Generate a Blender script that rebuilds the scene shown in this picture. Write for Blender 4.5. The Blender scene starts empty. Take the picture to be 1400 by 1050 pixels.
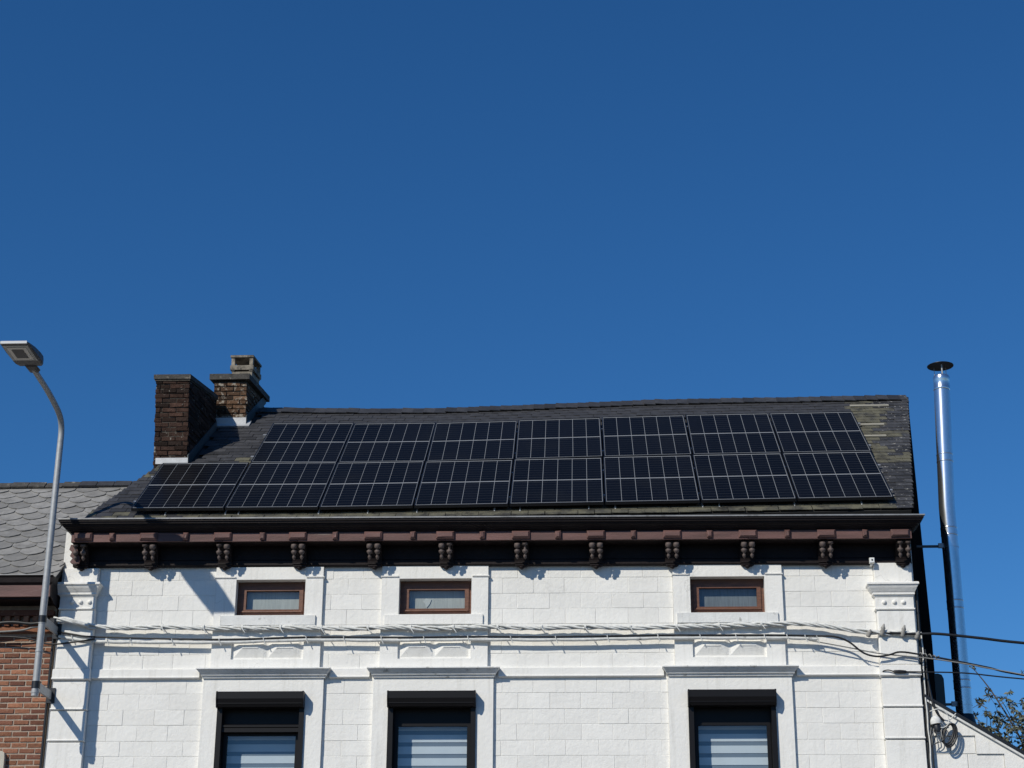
import bpy, math, random
from mathutils import Matrix, Vector
random.seed(7)
R = math.radians
scene = bpy.context.scene
COL = scene.collection

# ------------------------------------------------------------------ camera, sky, sun, exposure
yaw, pitch, roll = R(-2.76387), R(21.21496), R(0.31692)
fw = Vector((math.sin(yaw)*math.cos(pitch), math.cos(yaw)*math.cos(pitch), math.sin(pitch)))
rt = Vector((math.cos(yaw), -math.sin(yaw), 0)); up = rt.cross(fw)
rt, up = rt*math.cos(roll)+up*math.sin(roll), up*math.cos(roll)-rt*math.sin(roll)
cam_d = bpy.data.cameras.new('camera'); cam = bpy.data.objects.new('camera', cam_d); COL.objects.link(cam)
m = Matrix((rt, up, -fw)).transposed().to_4x4(); m.translation = Vector((5.6518, -21.145, 1.6014))
cam.matrix_world = m
cam_d.sensor_fit = 'HORIZONTAL'; cam_d.sensor_width = 36; cam_d.lens = 2469.4/1400*36
cam_d.clip_start = 0.1; cam_d.clip_end = 3000
scene.camera = cam

TO_SUN = Vector((-0.74, -1.0, 0.90)).normalized()
elev = math.asin(TO_SUN.z); azim = math.atan2(TO_SUN.x, TO_SUN.y)
w = bpy.data.worlds.new('World'); scene.world = w; w.use_nodes = True
nt = w.node_tree; bg = nt.nodes['Background']
sky = nt.nodes.new('ShaderNodeTexSky'); sky.sky_type = 'NISHITA'; sky.sun_disc = False
sky.sun_elevation = elev; sky.sun_rotation = azim
sky.altitude = 0; sky.air_density = 1.0; sky.dust_density = 0.0; sky.ozone_density = 10.0
grade = nt.nodes.new('ShaderNodeHueSaturation'); grade.inputs['Saturation'].default_value = 1.12
nt.links.new(sky.outputs[0], grade.inputs['Color'])
nt.links.new(grade.outputs[0], bg.inputs[0]); bg.inputs[1].default_value = 0.11
sun_d = bpy.data.lights.new('sun', 'SUN'); sun_d.energy = 4.6; sun_d.angle = R(0.5); sun_d.color = (1.0, 0.945, 0.83)
sun = bpy.data.objects.new('sun', sun_d); COL.objects.link(sun)
sun.rotation_euler = TO_SUN.to_track_quat('Z', 'Y').to_euler()
sun.location = (-10, -14, 30)
vs = scene.view_settings
vs.view_transform = 'Standard'; vs.look = 'None'; vs.exposure = -0.28; vs.gamma = 1; vs.use_curve_mapping = False

# ------------------------------------------------------------------ mesh helpers
class MB:
    def __init__(s): s.v = []; s.f = []; s.s = []
    def add(s, vs_, fs, smooth=False):
        n = len(s.v); s.v += [tuple(p) for p in vs_]
        for f in fs: s.f.append(tuple(i+n for i in f)); s.s.append(smooth)
        return s
    def box(s, x0, x1, y0, y1, z0, z1):
        v = [(x, y, z) for z in (z0, z1) for y in (y0, y1) for x in (x0, x1)]
        return s.add(v, [(0,2,3,1),(4,5,7,6),(0,1,5,4),(1,3,7,5),(3,2,6,7),(2,0,4,6)])
    def cbox(s, x0, x1, y0, y1, z0, z1, c, j=0):          # front face at y0 with a chamfered rim
        q = lambda a: a + random.uniform(-j, j)
        v = [(x0,y1,z0),(x1,y1,z0),(x1,y1,z1),(x0,y1,z1)]
        v += [(q(x0),y0+c,q(z0)),(q(x1),y0+c,q(z0)),(q(x1),y0+c,q(z1)),(q(x0),y0+c,q(z1))]
        v += [(q(x0+c),q(y0),q(z0+c)),(q(x1-c),q(y0),q(z0+c)),(q(x1-c),q(y0),q(z1-c)),(q(x0+c),q(y0),q(z1-c))]
        f = [(3,2,1,0),(8,9,10,11)]
        for a in (0, 4):
            for i in range(4): k = (i+1) % 4; f.append((a+i, a+k, a+4+k, a+4+i))
        return s.add(v, f)
    def loft(s, rings, yb, off=None, flip=False):                       # rings (x0, x1, y, z) of rectangles, top to bottom
        o = off or (lambda x: 0)
        v = []
        for x0, x1, y, z in rings:
            v += [(x0,yb,z+o(x0)),(x0,y,z+o(x0)),(x1,y,z+o(x1)),(x1,yb,z+o(x1))]
        f = []
        for i in range(len(rings)-1):
            a = 4*i
            for k in range(3): f.append((a+k, a+4+k, a+5+k, a+1+k))
            f.append((a+3, a+7, a+4, a))
        f.append((0,1,2,3)); n = 4*(len(rings)-1); f.append((n+3,n+2,n+1,n))
        return s.add(v, f)
    def prism(s, poly, axis, lo, hi):                      # poly in the two other axes
        def P(a, b, c): return {'x': (c, a, b), 'y': (a, c, b), 'z': (a, b, c)}[axis]
        n = len(poly)
        v = [P(a, b, lo) for a, b in poly]+[P(a, b, hi) for a, b in poly]
        f = [tuple(range(n)), tuple(range(2*n-1, n-1, -1))]+[(i, i+n, (i+1) % n+n, (i+1) % n) for i in range(n)]
        return s.add(v, f)
    def tube(s, pts, r, n=8, smooth=True):
        pts = [Vector(p) for p in pts]; rs = r if isinstance(r, (list, tuple)) else [r]*len(pts)
        t = (pts[1]-pts[0]).normalized()
        a = t.cross(Vector((0,0,1)));  a = t.cross(Vector((1,0,0))) if a.length < 1e-3 else a
        a.normalize(); v = []
        for i, p in enumerate(pts):
            d = (pts[min(i+1, len(pts)-1)]-pts[max(i-1, 0)]).normalized()
            a = (a-d*a.dot(d)).normalized(); b = d.cross(a)
            v += [p+(a*math.cos(2*math.pi*k/n)+b*math.sin(2*math.pi*k/n))*rs[i] for k in range(n)]
        base = len(s.v); m_ = len(pts)
        s.add(v, [(i*n+k, i*n+(k+1) % n, (i+1)*n+(k+1) % n, (i+1)*n+k) for i in range(m_-1) for k in range(n)], smooth)
        s.add(v[:n], [tuple(range(n-1, -1, -1))]); s.add(v[-n:], [tuple(range(n))])
        return s
    def lathe(s, prof, p0, p1, n=12):                      # prof (r, t): radius along the axis p0 -> p1
        p0, p1 = Vector(p0), Vector(p1)
        return s.tube([p0.lerp(p1, t) for r, t in prof], [max(r, 1e-4) for r, t in prof], n)
    def mesh(s, name, mat):
        me = bpy.data.meshes.new(name); me.from_pydata(s.v, [], s.f)
        me.polygons.foreach_set('use_smooth', s.s); me.materials.append(mat); me.update()
        return me
def fix_normals(me):
    import bmesh
    b = bmesh.new(); b.from_mesh(me); bmesh.ops.recalc_face_normals(b, faces=b.faces); b.to_mesh(me); b.free()
def base_of(p):
    return p.location.copy() if p.type == 'EMPTY' else Vector((0,0,0))
def put(name, mb, mat, parent=None, fix=True):
    me = mb if isinstance(mb, bpy.types.Mesh) else mb.mesh(name, mat)
    if fix and not isinstance(mb, bpy.types.Mesh): fix_normals(me)
    o = bpy.data.objects.new(name, me); COL.objects.link(o)
    if parent is not None:
        o.parent = parent; o.matrix_parent_inverse = Matrix.Translation(-base_of(parent))
    return o
def tag(o, label, cat=None, group=None, kind=None):
    if label: o['label'] = label
    if cat: o['category'] = cat
    if group: o['group'] = group
    if kind: o['kind'] = kind
    return o
def thing(name, loc, label, cat, group=None):
    o = bpy.data.objects.new(name, None); o.empty_display_size = .2; COL.objects.link(o); o.location = loc
    return tag(o, label, cat, group)
def inst(name, me, mat4, parent):
    o = bpy.data.objects.new(name, me); COL.objects.link(o); o.parent = parent
    o.matrix_parent_inverse = Matrix.Translation(-base_of(parent)); o.matrix_basis = mat4
    return o
def lerp_tab(tab, x):
    if x <= tab[0][0]: return tab[0][1]
    for (a, u), (b, v) in zip(tab, tab[1:]):
        if x <= b: return u+(v-u)*(x-a)/(b-a)
    return tab[-1][1]
def smooth_path(pts, k=6):
    P = [Vector(p) for p in pts]; out = []
    for i in range(len(P)-1):
        a, b, c, d = P[max(i-1,0)], P[i], P[i+1], P[min(i+2,len(P)-1)]
        for j in range(k):
            t = j/k
            out.append(.5*((2*b)+(c-a)*t+(2*a-5*b+4*c-d)*t*t+(3*b-a-3*c+d)*t**3))
    return out+[P[-1]]
def holes(mb, x0, x1, z0, z1, y0, y1, hs):                  # a plate with rectangular openings
    xs = sorted({x0, x1} | {v for h in hs for v in h[:2] if x0 < v < x1}); zs = sorted({z0, z1} | {v for h in hs for v in h[2:] if z0 < v < z1})
    solid = lambda i, j: 0 <= i < len(xs)-1 and 0 <= j < len(zs)-1 and not any(h[0] < (xs[i]+xs[i+1])/2 < h[1] and h[2] < (zs[j]+zs[j+1])/2 < h[3] for h in hs)
    for i in range(len(xs)-1):
        for j in range(len(zs)-1):
            if not solid(i, j): continue
            a, b, c, d = xs[i], xs[i+1], zs[j], zs[j+1]
            mb.add([(a,y0,c),(b,y0,c),(b,y0,d),(a,y0,d)], [(0,1,2,3)]); mb.add([(a,y1,c),(b,y1,c),(b,y1,d),(a,y1,d)], [(3,2,1,0)])
            for di, dj, q in ((-1,0,[(a,y0,c),(a,y0,d),(a,y1,d),(a,y1,c)]), (1,0,[(b,y0,c),(b,y1,c),(b,y1,d),(b,y0,d)]),
                              (0,-1,[(a,y0,c),(a,y1,c),(b,y1,c),(b,y0,c)]), (0,1,[(a,y0,d),(b,y0,d),(b,y1,d),(a,y1,d)])):
                if not solid(i+di, j+dj): mb.add(q, [(0,1,2,3)])
    return mb

# ------------------------------------------------------------------ materials (all procedural)
def M(name, col, rough=.7, metal=0., v=.12, sc=6., bump=0., bsc=60., rnd=0., patch=None, pth=.6, psc=3., pw=.06, stretch=None, spec=.5, coat=0., rcol=None, streak=0., cracks=0.):
    ma = bpy.data.materials.new(name); ma.use_nodes = True; t = ma.node_tree; N = t.nodes; Lk = t.links.new
    b = N['Principled BSDF']; b.inputs['Roughness'].default_value = rough; b.inputs['Metallic'].default_value = metal
    b.inputs['Specular IOR Level'].default_value = spec; b.inputs['Coat Weight'].default_value = coat; b.inputs['Coat Roughness'].default_value = .04
    geo = N.new('ShaderNodeNewGeometry'); info = N.new('ShaderNodeObjectInfo')
    vec = geo.outputs['Position']
    if stretch:
        mp = N.new('ShaderNodeMapping'); mp.inputs['Scale'].default_value = stretch; Lk(vec, mp.inputs[0]); vec = mp.outputs[0]
    def noise(s, det=6, rg=.6, vv=None):
        n = N.new('ShaderNodeTexNoise'); n.inputs['Scale'].default_value = s; n.inputs['Detail'].default_value = det; n.inputs['Roughness'].default_value = rg
        Lk(vv or vec, n.inputs['Vector']); return n.outputs[0]
    def mp_(x, a, bb, c, d):
        r = N.new('ShaderNodeMapRange'); r.inputs[1].default_value = a; r.inputs[2].default_value = bb; r.inputs[3].default_value = c; r.inputs[4].default_value = d
        Lk(x, r.inputs[0]); return r.outputs[0]
    def mul(x, y):
        q = N.new('ShaderNodeMath'); q.operation = 'MULTIPLY'
        for i, z in enumerate((x, y)):
            if isinstance(z, (int, float)): q.inputs[i].default_value = z
            else: Lk(z, q.inputs[i])
        return q.outputs[0]
    def mix(f, a, bb):
        q = N.new('ShaderNodeMix'); q.data_type = 'RGBA'; Lk(f, q.inputs[0])
        for i, z in ((6, a), (7, bb)):
            if isinstance(z, tuple): q.inputs[i].default_value = (*z[:3], 1)
            else: Lk(z, q.inputs[i])
        return q.outputs[2]
    c = mix(mp_(noise(sc), .3, .7, 0, 1), tuple(x*(1-v) for x in col), tuple(min(1, x*(1+v)) for x in col))
    if rcol:                                                # a second colour by random of the piece
        c = mix(mp_(info.outputs['Random'], .15, .95, 0, 1), c, rcol)
    if rnd:
        hs = N.new('ShaderNodeHueSaturation'); Lk(c, hs.inputs['Color'])
        w_ = N.new('ShaderNodeTexWhiteNoise'); w_.noise_dimensions = '1D'; Lk(info.outputs['Random'], w_.inputs['W'])
        Lk(mp_(w_.outputs[0], 0, 1, 1-rnd, 1+rnd), hs.inputs['Value']); c = hs.outputs[0]
    if patch:
        c = mix(mp_(noise(psc, 8, .65), pth-pw, pth+pw, 0, 1), c, patch)
    if streak:
        m2 = N.new('ShaderNodeMapping'); m2.inputs['Scale'].default_value = (9, 9, .55); Lk(geo.outputs['Position'], m2.inputs[0])
        s1 = mp_(noise(1.6, 8, .7, m2.outputs[0]), .52, .78, 0, 1)
        c = mix(mul(s1, streak), c, (col[0]*.55, col[1]*.54, col[2]*.5))
    if cracks:
        nz = N.new('ShaderNodeTexNoise'); nz.inputs['Scale'].default_value = 3; nz.inputs['Detail'].default_value = 4; Lk(vec, nz.inputs['Vector'])
        ad = N.new('ShaderNodeVectorMath'); ad.operation = 'MULTIPLY_ADD'; Lk(nz.outputs['Color'], ad.inputs[0]); ad.inputs[1].default_value = (.5,.5,.5); Lk(vec, ad.inputs[2])
        vo = N.new('ShaderNodeTexVoronoi'); vo.feature = 'DISTANCE_TO_EDGE'; vo.inputs['Scale'].default_value = .9; Lk(ad.outputs[0], vo.inputs['Vector'])
        line = mp_(vo.outputs['Distance'], .0015, .006, 1, 0); gate = mp_(noise(.8, 2, .5), .52, .6, 0, 1)
        c = mix(mul(mul(line, gate), cracks), c, (.18,.17,.16))
    Lk(c, b.inputs['Base Color'])
    if bump:
        bp = N.new('ShaderNodeBump'); bp.inputs['Strength'].default_value = bump; bp.inputs['Distance'].default_value = .02
        Lk(noise(bsc, 8, .65), bp.inputs['Height']); Lk(bp.outputs[0], b.inputs['Normal'])
    return ma
PLASTER = M('white_paint', (.80,.785,.745), .75, v=.035, sc=3, bump=.30, bsc=20, streak=.42, cracks=.22)
PLASTER_B = M('white_paint_block', (.79,.775,.735), .75, v=.04, sc=3, bump=.40, bsc=16, rnd=.035, streak=.18, cracks=.12)
PLASTER_D = M('white_paint_dirty', (.70,.70,.68), .8, v=.08, sc=5, bump=.3, bsc=30, streak=.6, patch=(.25,.25,.23), pth=.66, psc=9)
CORNICE = M('shade_deepened_brown_paint', (.0115,.0072,.0075), .6, v=.3, sc=14, bump=.2, bsc=40, spec=.22)  # brown paint, with the deep shade of frieze and mouldings put into its colour
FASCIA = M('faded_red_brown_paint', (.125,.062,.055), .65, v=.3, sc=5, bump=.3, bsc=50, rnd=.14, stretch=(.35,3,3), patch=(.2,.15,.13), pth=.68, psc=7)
DROP = M('weathered_brown_wood', (.10,.075,.066), .7, v=.25, sc=20)
ZINC = M('zinc', (.27,.27,.27), .5, metal=.3, v=.2, sc=9, patch=(.13,.13,.125), pth=.62, psc=4)
LEAD = M('bright_flashing', (.46,.47,.48), .55, metal=.2, v=.12, sc=10, bump=.1, bsc=15)
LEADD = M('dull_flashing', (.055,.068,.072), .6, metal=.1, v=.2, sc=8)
SLATE = M('dark_slate', (.040,.040,.043), .62, v=.3, sc=9, bump=.35, bsc=40, rnd=.35, patch=(.17,.165,.14), pth=.71, psc=13, pw=.04, spec=.4)
SLATE_R = M('dark_slate_speckled', (.042,.042,.044), .62, v=.35, sc=9, bump=.35, bsc=40, rnd=.4, patch=(.34,.33,.30), pth=.625, psc=19, pw=.025, spec=.4)
SLATE_M = M('mossy_slate', (.052,.051,.046), .85, v=.4, sc=11, bump=.6, bsc=45, rnd=.3, patch=(.130,.123,.088), pth=.49, psc=6, pw=.10, spec=.2)
UNDER = M('roof_underlay', (.022,.021,.02), .9, v=.2)
FISH = M('grey_slate', (.245,.238,.225), .6, v=.16, sc=6, bump=.3, bsc=30, rnd=.2, patch=(.17,.165,.155), pth=.60, psc=4.5, pw=.1, spec=.25)
GABLE = M('tarred_slate_cladding', (.009,.009,.0095), 1., v=.3, sc=5, bump=.4, bsc=20, spec=0.)
BRICK = M('red_brown_brick', (.29,.13,.076), .85, v=.25, sc=25, bump=.6, bsc=60, rnd=.28, rcol=(.17,.072,.05), patch=(.33,.23,.16), pth=.66, psc=18, spec=.2)
MORTAR = M('mortar', (.40,.325,.26), .95, v=.2, sc=30, bump=.5, bsc=80, spec=.1)
SOOT = M('sooty_brick', (.056,.031,.023), .9, v=.4, sc=20, bump=.8, bsc=50, rnd=.4, rcol=(.024,.016,.013), patch=(.32,.30,.26), pth=.655, psc=15, pw=.025, spec=.15)
SOOT2 = M('sooty_brick_pale_spots', (.125,.072,.043), .9, v=.4, sc=20, bump=.8, bsc=50, rnd=.4, rcol=(.05,.03,.02), patch=(.36,.32,.26), pth=.585, psc=14, pw=.04, spec=.15)
SOOTM = M('dark_mortar', (.075,.066,.055), .95, v=.4, sc=30, bump=.6, spec=.1, patch=(.26,.25,.22), pth=.67, psc=12)
CAPC = M('weathered_cement', (.060,.056,.050), .9, v=.4, sc=14, bump=.7, bsc=45, patch=(.26,.24,.20), pth=.64, psc=10)
CAPP = M('cement_cowl', (.24,.21,.165), .9, v=.35, sc=10, bump=.5, bsc=40, patch=(.09,.08,.065), pth=.56, psc=7)
STEEL = M('stainless_steel', (.70,.735,.76), .23, metal=.96, v=.05, sc=20)
GALV = M('galvanised_steel', (.36,.37,.375), .55, metal=.25, v=.12, sc=25)
BLACKM = M('black_metal', (.012,.012,.014), .4, v=.2)
LAMPG = M('grey_lamp_casing', (.065,.065,.067), .5, v=.08, sc=20)
LAMPT = M('light_grey_lamp_cover', (.55,.56,.57), .45, v=.05)
LENS = M('lamp_glass', (.20,.20,.185), .15, v=.1, sc=60, coat=.6)
LENSR = M('lamp_reflector', (.62,.60,.55), .35, v=.05)
BOXBR = M('anthracite_lacquer', (.0075,.0068,.0075), .45, v=.06, spec=.22)
WOOD = M('brown_window_varnish', (.125,.050,.027), .5, v=.3, sc=9, stretch=(1,1,6), bump=.2, bsc=30, patch=(.36,.27,.19), pth=.70, psc=13, pw=.03)
CURT = M('net_curtain', (.62,.63,.61), .9, v=.12, sc=9, stretch=(6,6,.5))
CURTD = M('dark_curtain', (.26,.28,.30), .9, v=.2, sc=9, stretch=(6,6,.5))
BLINDW = M('white_blind_fabric', (.72,.76,.80), .85, v=.03)
BLINDS = M('sheer_blind_fabric', (.20,.235,.28), .85, v=.05)
CABLEW = M('white_painted_cable', (.66,.66,.63), .7, v=.15, sc=25, patch=(.2,.2,.19), pth=.66, psc=9)
CABLEB = M('black_cable', (.012,.012,.013), .45, v=.1)
CABLEG = M('grey_cable', (.21,.21,.20), .6, v=.2, sc=20)
WHITEP = M('white_plastic', (.78,.78,.76), .4, v=.03)
PORC = M('insulator', (.27,.26,.24), .45, v=.2, sc=30)
FRAMEB = M('black_anodised_frame', (.022,.023,.026), .35, metal=.5, v=.05)
BACKS = M('panel_backsheet', (.25,.262,.275), .5, v=.06, coat=.1)
ALU = M('aluminium_rail', (.50,.51,.52), .4, metal=.6, v=.08)
LATH = M('pale_lath', (.33,.31,.25), .85, v=.25, sc=12, stretch=(.5,3,3))
BARK = M('bark', (.09,.07,.05), .9, v=.3, sc=20)
LEAF = M('leaves', (.105,.118,.078), .5, v=.5, sc=6, patch=(.15,.145,.095), pth=.62, psc=7)
STONE = M('pale_stone', (.52,.48,.40), .8, v=.12, sc=12, bump=.2)
ASPHALT = M('asphalt', (.055,.055,.057), .9, v=.2, sc=3, bump=.4, bsc=90)
PAVE = M('concrete_paving', (.24,.23,.22), .9, v=.15, sc=4, bump=.3, bsc=60)
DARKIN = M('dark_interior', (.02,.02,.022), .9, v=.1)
GREENB = M('dark_green_plastic', (.035,.05,.05), .5, v=.1)
def cell_material():
    ma = bpy.data.materials.new('solar_cell'); ma.use_nodes = True; t = ma.node_tree; N = t.nodes; Lk = t.links.new
    b = N['Principled BSDF']; b.inputs['Roughness'].default_value = .35; b.inputs['Coat Weight'].default_value = .05; b.inputs['Coat Roughness'].default_value = .06; b.inputs['Coat IOR'].default_value = 1.3
    b.inputs['Specular IOR Level'].default_value = .04
    tc = N.new('ShaderNodeTexCoord'); sp = N.new('ShaderNodeSeparateXYZ'); Lk(tc.outputs['Object'], sp.inputs[0])
    def math_(op, a, bb):
        q = N.new('ShaderNodeMath'); q.operation = op
        for i, z in enumerate((a, bb)):
            if isinstance(z, (int, float)): q.inputs[i].default_value = z
            else: Lk(z, q.inputs[i])
        return q.outputs[0]
    fr = math_('FRACT', math_('DIVIDE', math_('ADD', sp.outputs['Y'], 10*.0917), .0917), 0)
    ln = math_('LESS_THAN', fr, .075)
    info = N.new('ShaderNodeObjectInfo'); geo = N.new('ShaderNodeNewGeometry')
    no = N.new('ShaderNodeTexNoise'); no.inputs['Scale'].default_value = 1.3; no.inputs['Detail'].default_value = 5; Lk(geo.outputs['Position'], no.inputs['Vector'])
    m0 = N.new('ShaderNodeMix'); m0.data_type = 'RGBA'; Lk(info.outputs['Random'], m0.inputs[0]); m0.inputs[6].default_value = (.0030,.0034,.0052,1); m0.inputs[7].default_value = (.0048,.0052,.0075,1)
    md = N.new('ShaderNodeMix'); md.data_type = 'RGBA'; r = N.new('ShaderNodeMapRange'); r.inputs[1].default_value = .5; r.inputs[2].default_value = .8; r.inputs[4].default_value = .5; Lk(no.outputs[0], r.inputs[0]); Lk(r.outputs[0], md.inputs[0]); Lk(m0.outputs[2], md.inputs[6]); md.inputs[7].default_value = (.013,.013,.0125,1)
    m1 = N.new('ShaderNodeMix'); m1.data_type = 'RGBA'; Lk(ln, m1.inputs[0]); Lk(md.outputs[2], m1.inputs[6]); m1.inputs[7].default_value = (.045,.048,.053,1)
    Lk(m1.outputs[2], b.inputs['Base Color']); return ma
CELL = cell_material()
def glass_material(name, tint, mixmin=.06):
    ma = bpy.data.materials.new(name); ma.use_nodes = True; t = ma.node_tree; N = t.nodes; Lk = t.links.new
    N.remove(N['Principled BSDF']); out = N['Material Output']
    g = N.new('ShaderNodeBsdfGlossy'); g.inputs['Roughness'].default_value = .01; g.inputs['Color'].default_value = (.95,.97,1,1)
    tr = N.new('ShaderNodeBsdfTransparent'); tr.inputs[0].default_value = (*tint, 1)
    f = N.new('ShaderNodeLayerWeight'); f.inputs[0].default_value = .5
    pw = N.new('ShaderNodeMath'); pw.operation = 'POWER'; Lk(f.outputs['Facing'], pw.inputs[0]); pw.inputs[1].default_value = 4.5
    r = N.new('ShaderNodeMapRange'); r.inputs[1].default_value = 0; r.inputs[2].default_value = 1; r.inputs[3].default_value = mixmin; r.inputs[4].default_value = 1; Lk(pw.outputs[0], r.inputs[0])
    mx = N.new('ShaderNodeMixShader'); Lk(r.outputs[0], mx.inputs[0]); Lk(tr.outputs[0], mx.inputs[1]); Lk(g.outputs[0], mx.inputs[2]); Lk(mx.outputs[0], out.inputs[0])
    return ma
GLASS = glass_material('window_glass', (.82,.86,.87), .075)
GLASSD = glass_material('dusty_glass', (.72,.75,.74), .06)

# ------------------------------------------------------------------ setting: road and pavement
g = MB().add([(-400,-500,0),(400,-500,0),(400,500,0),(-400,500,0)], [(0,1,2,3)]); tag(put('road', g, ASPHALT), None, kind='structure')
p = MB().box(-60, 60, -2.4, -.02, -.2, .12); tag(put('pavement', p, PAVE), None, kind='structure')
p = MB().box(-60, 60, -2.56, -2.404, -.2, .124); tag(put('kerb', p, STONE), None, kind='structure')

# ------------------------------------------------------------------ the white house
house = thing('white_house', (4.3, 0, 0), 'white rendered house with dark slate roof, brown bracketed cornice and solar panels', 'house')
UP = [(1.05, 2.36), (3.074, 4.36), (6.576, 7.876)]           # surrounds of the attic windows
LO = [(.982, 2.417), (3.010, 4.433), (6.488, 7.933)]         # surrounds of the tall windows
AW = [(1.302, 2.146), (3.285, 4.159), (6.780, 7.668)]        # attic openings
WW = [(1.173, 2.204), (3.196, 4.228), (6.714, 7.730)]        # tall openings
HD = [(.903, 2.506), (2.939, 4.511), (6.421, 8.017)]         # hoods
AZ = (6.856, 7.297); WZ = (4.15, 5.910)
XL0, XR0 = -.86, 9.444
wall_holes = [(a, b, *AZ) for a, b in AW]+[(a, b, *WZ) for a, b in WW]
wall = put('wall', holes(MB(), XL0, XR0, 0, 7.93, .0065, .30, wall_holes), PLASTER, house)
# incised ashlar blocks of the render, each a shallow piece of its own
ZT = [7.455, 7.307, 7.117, 6.928, 6.740, 6.560, 6.385, 6.213]
ZB = [6.090, 5.913, 5.723, 5.543, 5.355, 5.177, 4.995, 4.81, 4.62, 4.43]
def courses(zs, spans, phase):
    for i in range(len(zs)-1):
        for a, b in spans:
            js = [a]+[x for x in [4.53+.1875*((i+phase) % 2)+.375*k+random.uniform(-.012,.012) for k in range(-15, 14)] if a+.05 < x < b-.05]+[b]
            for u, v_ in zip(js, js[1:]):
                d = .0015+random.uniform(-.0018, .0018)
                mb = MB().cbox(u+.0013, v_-.0013, d, .02, zs[i+1]+.0013, zs[i]-.0013, .0032, .0010)
                put('block', mb, PLASTER_B, wall, fix=False)
courses(ZT, [(-.386, UP[0][0]), (UP[0][1], UP[1][0]), (UP[1][1], UP[2][0]), (UP[2][1], 8.97)], 1)
courses(ZB, [(-.386, LO[0][0]), (LO[0][1], LO[1][0]), (LO[1][1], LO[2][0]), (LO[2][1], 8.97)], 0)
# string course between the hoods
for a, b in ((-.386, HD[0][0]+.02), (HD[0][1]-.02, HD[1][0]+.02), (HD[1][1]-.02, HD[2][0]+.02), (HD[2][1]-.02, 8.97)):
    put('string_course', MB().loft([(a,b,-.012,6.215),(a,b,-.032,6.205),(a,b,-.034,6.118),(a,b,-.045,6.112),(a,b,-.045,6.102),(a,b,-.022,6.090)], .008), PLASTER, house)
for k in range(3):
    a, b = UP[k]; w0, w1 = AW[k]; c = (w0+w1)/2
    d0, d1 = c-.435, c+.435
    s = put('surround', holes(MB(), a, b, 6.213, 7.452, -.045, .012, [(w0, w1, *AZ), (d0, d1, 6.318, 6.575)]), PLASTER, house)
    # recessed field with two raised hipped tablets
    put('recess', MB().box(d0, d1, -.012, .006, 6.318, 6.575), PLASTER, s)
    for q in (0, 1):
        x0 = d0+.03+q*(d1-d0-.04)/2; x1 = x0+(d1-d0-.06)/2-.012
        put('tablet', MB().add([(x0,-.0125,6.348),(x1,-.0125,6.348),(x1,-.0125,6.555),(x0,-.0125,6.555),(x0+.10,-.050,6.452),(x1-.10,-.050,6.452)],
            [(0,1,5,4),(2,3,4,5),(0,4,3),(1,2,5)]).box(x0+.10, x1-.10, -.056, -.03, 6.452, 6.462), PLASTER, s)
    for x0, x1 in ((a-.012, w0-.01), (w1+.01, b+.012)):
        put('impost_moulding', MB().loft([(x0,x1,-.046,7.336),(x0,x1,-.062,7.33),(x0,x1,-.060,7.318),(x0,x1,-.046,7.312)], .0), PLASTER, s)
    put('sill', MB().loft([(w0-.165,w1+.14,-.052,6.852),(w0-.165,w1+.14,-.070,6.846),(w0-.165,w1+.14,-.070,6.73),(w0-.165,w1+.14,-.062,6.722)], -.01), PLASTER_D if k != 1 else PLASTER, s)
    a, b = LO[k]; w0, w1 = WW[k]
    s = put('surround', holes(MB(), a, b, 3.9, 6.094, -.045, .012, [(w0, w1, *WZ)]), PLASTER, house)
    h0, h1 = HD[k]
    put('hood_moulding', MB().loft([(h0+.02,h1-.02,-.04,6.203),(h0,h1,-.155,6.197),(h0,h1,-.158,6.183),(h0+.012,h1-.012,-.146,6.178),(h0+.035,h1-.035,-.118,6.150),(h0+.048,h1-.048,-.098,6.132),(h0+.05,h1-.05,-.090,6.116),(h0+.066,h1-.066,-.074,6.108),(h0+.07,h1-.07,-.066,6.088)], .01), PLASTER_D, s)
# ---- attic windows
for k in range(3):
    w0, w1 = AW[k]; z0, z1 = AZ
    fr = put('attic_window', holes(MB(), w0-.01, w1+.01, z0-.01, z1+.01, .085, .15, [(w0+.05, w1-.045, z0+.045, z1-.05)]), WOOD, house)
    put('sash', holes(MB(), w0+.045, w1-.04, z0+.04, z1-.045, .068, .125, [(w0+.110, w1-.088, z0+.098, z1-.112)]), WOOD, fr)
    put('drip_rail', MB().loft([(w0+.06,w1-.06,.062,z0+.086),(w0+.05,w1-.05,.050,z0+.076),(w0+.05,w1-.05,.048,z0+.062),(w0+.06,w1-.06,.062,z0+.058)], .07), WOOD, fr)
    put('pane', MB().add([(w0+.09,.10,z0+.083),(w1-.08,.10,z0+.083),(w1-.08,.10,z1-.087),(w0+.09,.10,z1-.087)], [(0,1,2,3)]), GLASSD, fr, fix=False)
    put('curtain', MB().box(w0+.02, w1-.02, .16, .165, z0, z1), CURTD if k == 2 else CURT, fr)
    if k == 1:
        c = MB(); pts = [(3.56,7.06),(3.60,7.10),(3.66,7.085),(3.64,7.03),(3.605,6.985),(3.585,7.03)]
        c.prism(pts, 'y', .150, .157); put('torn_paper', c, WHITEP, fr)
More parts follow.
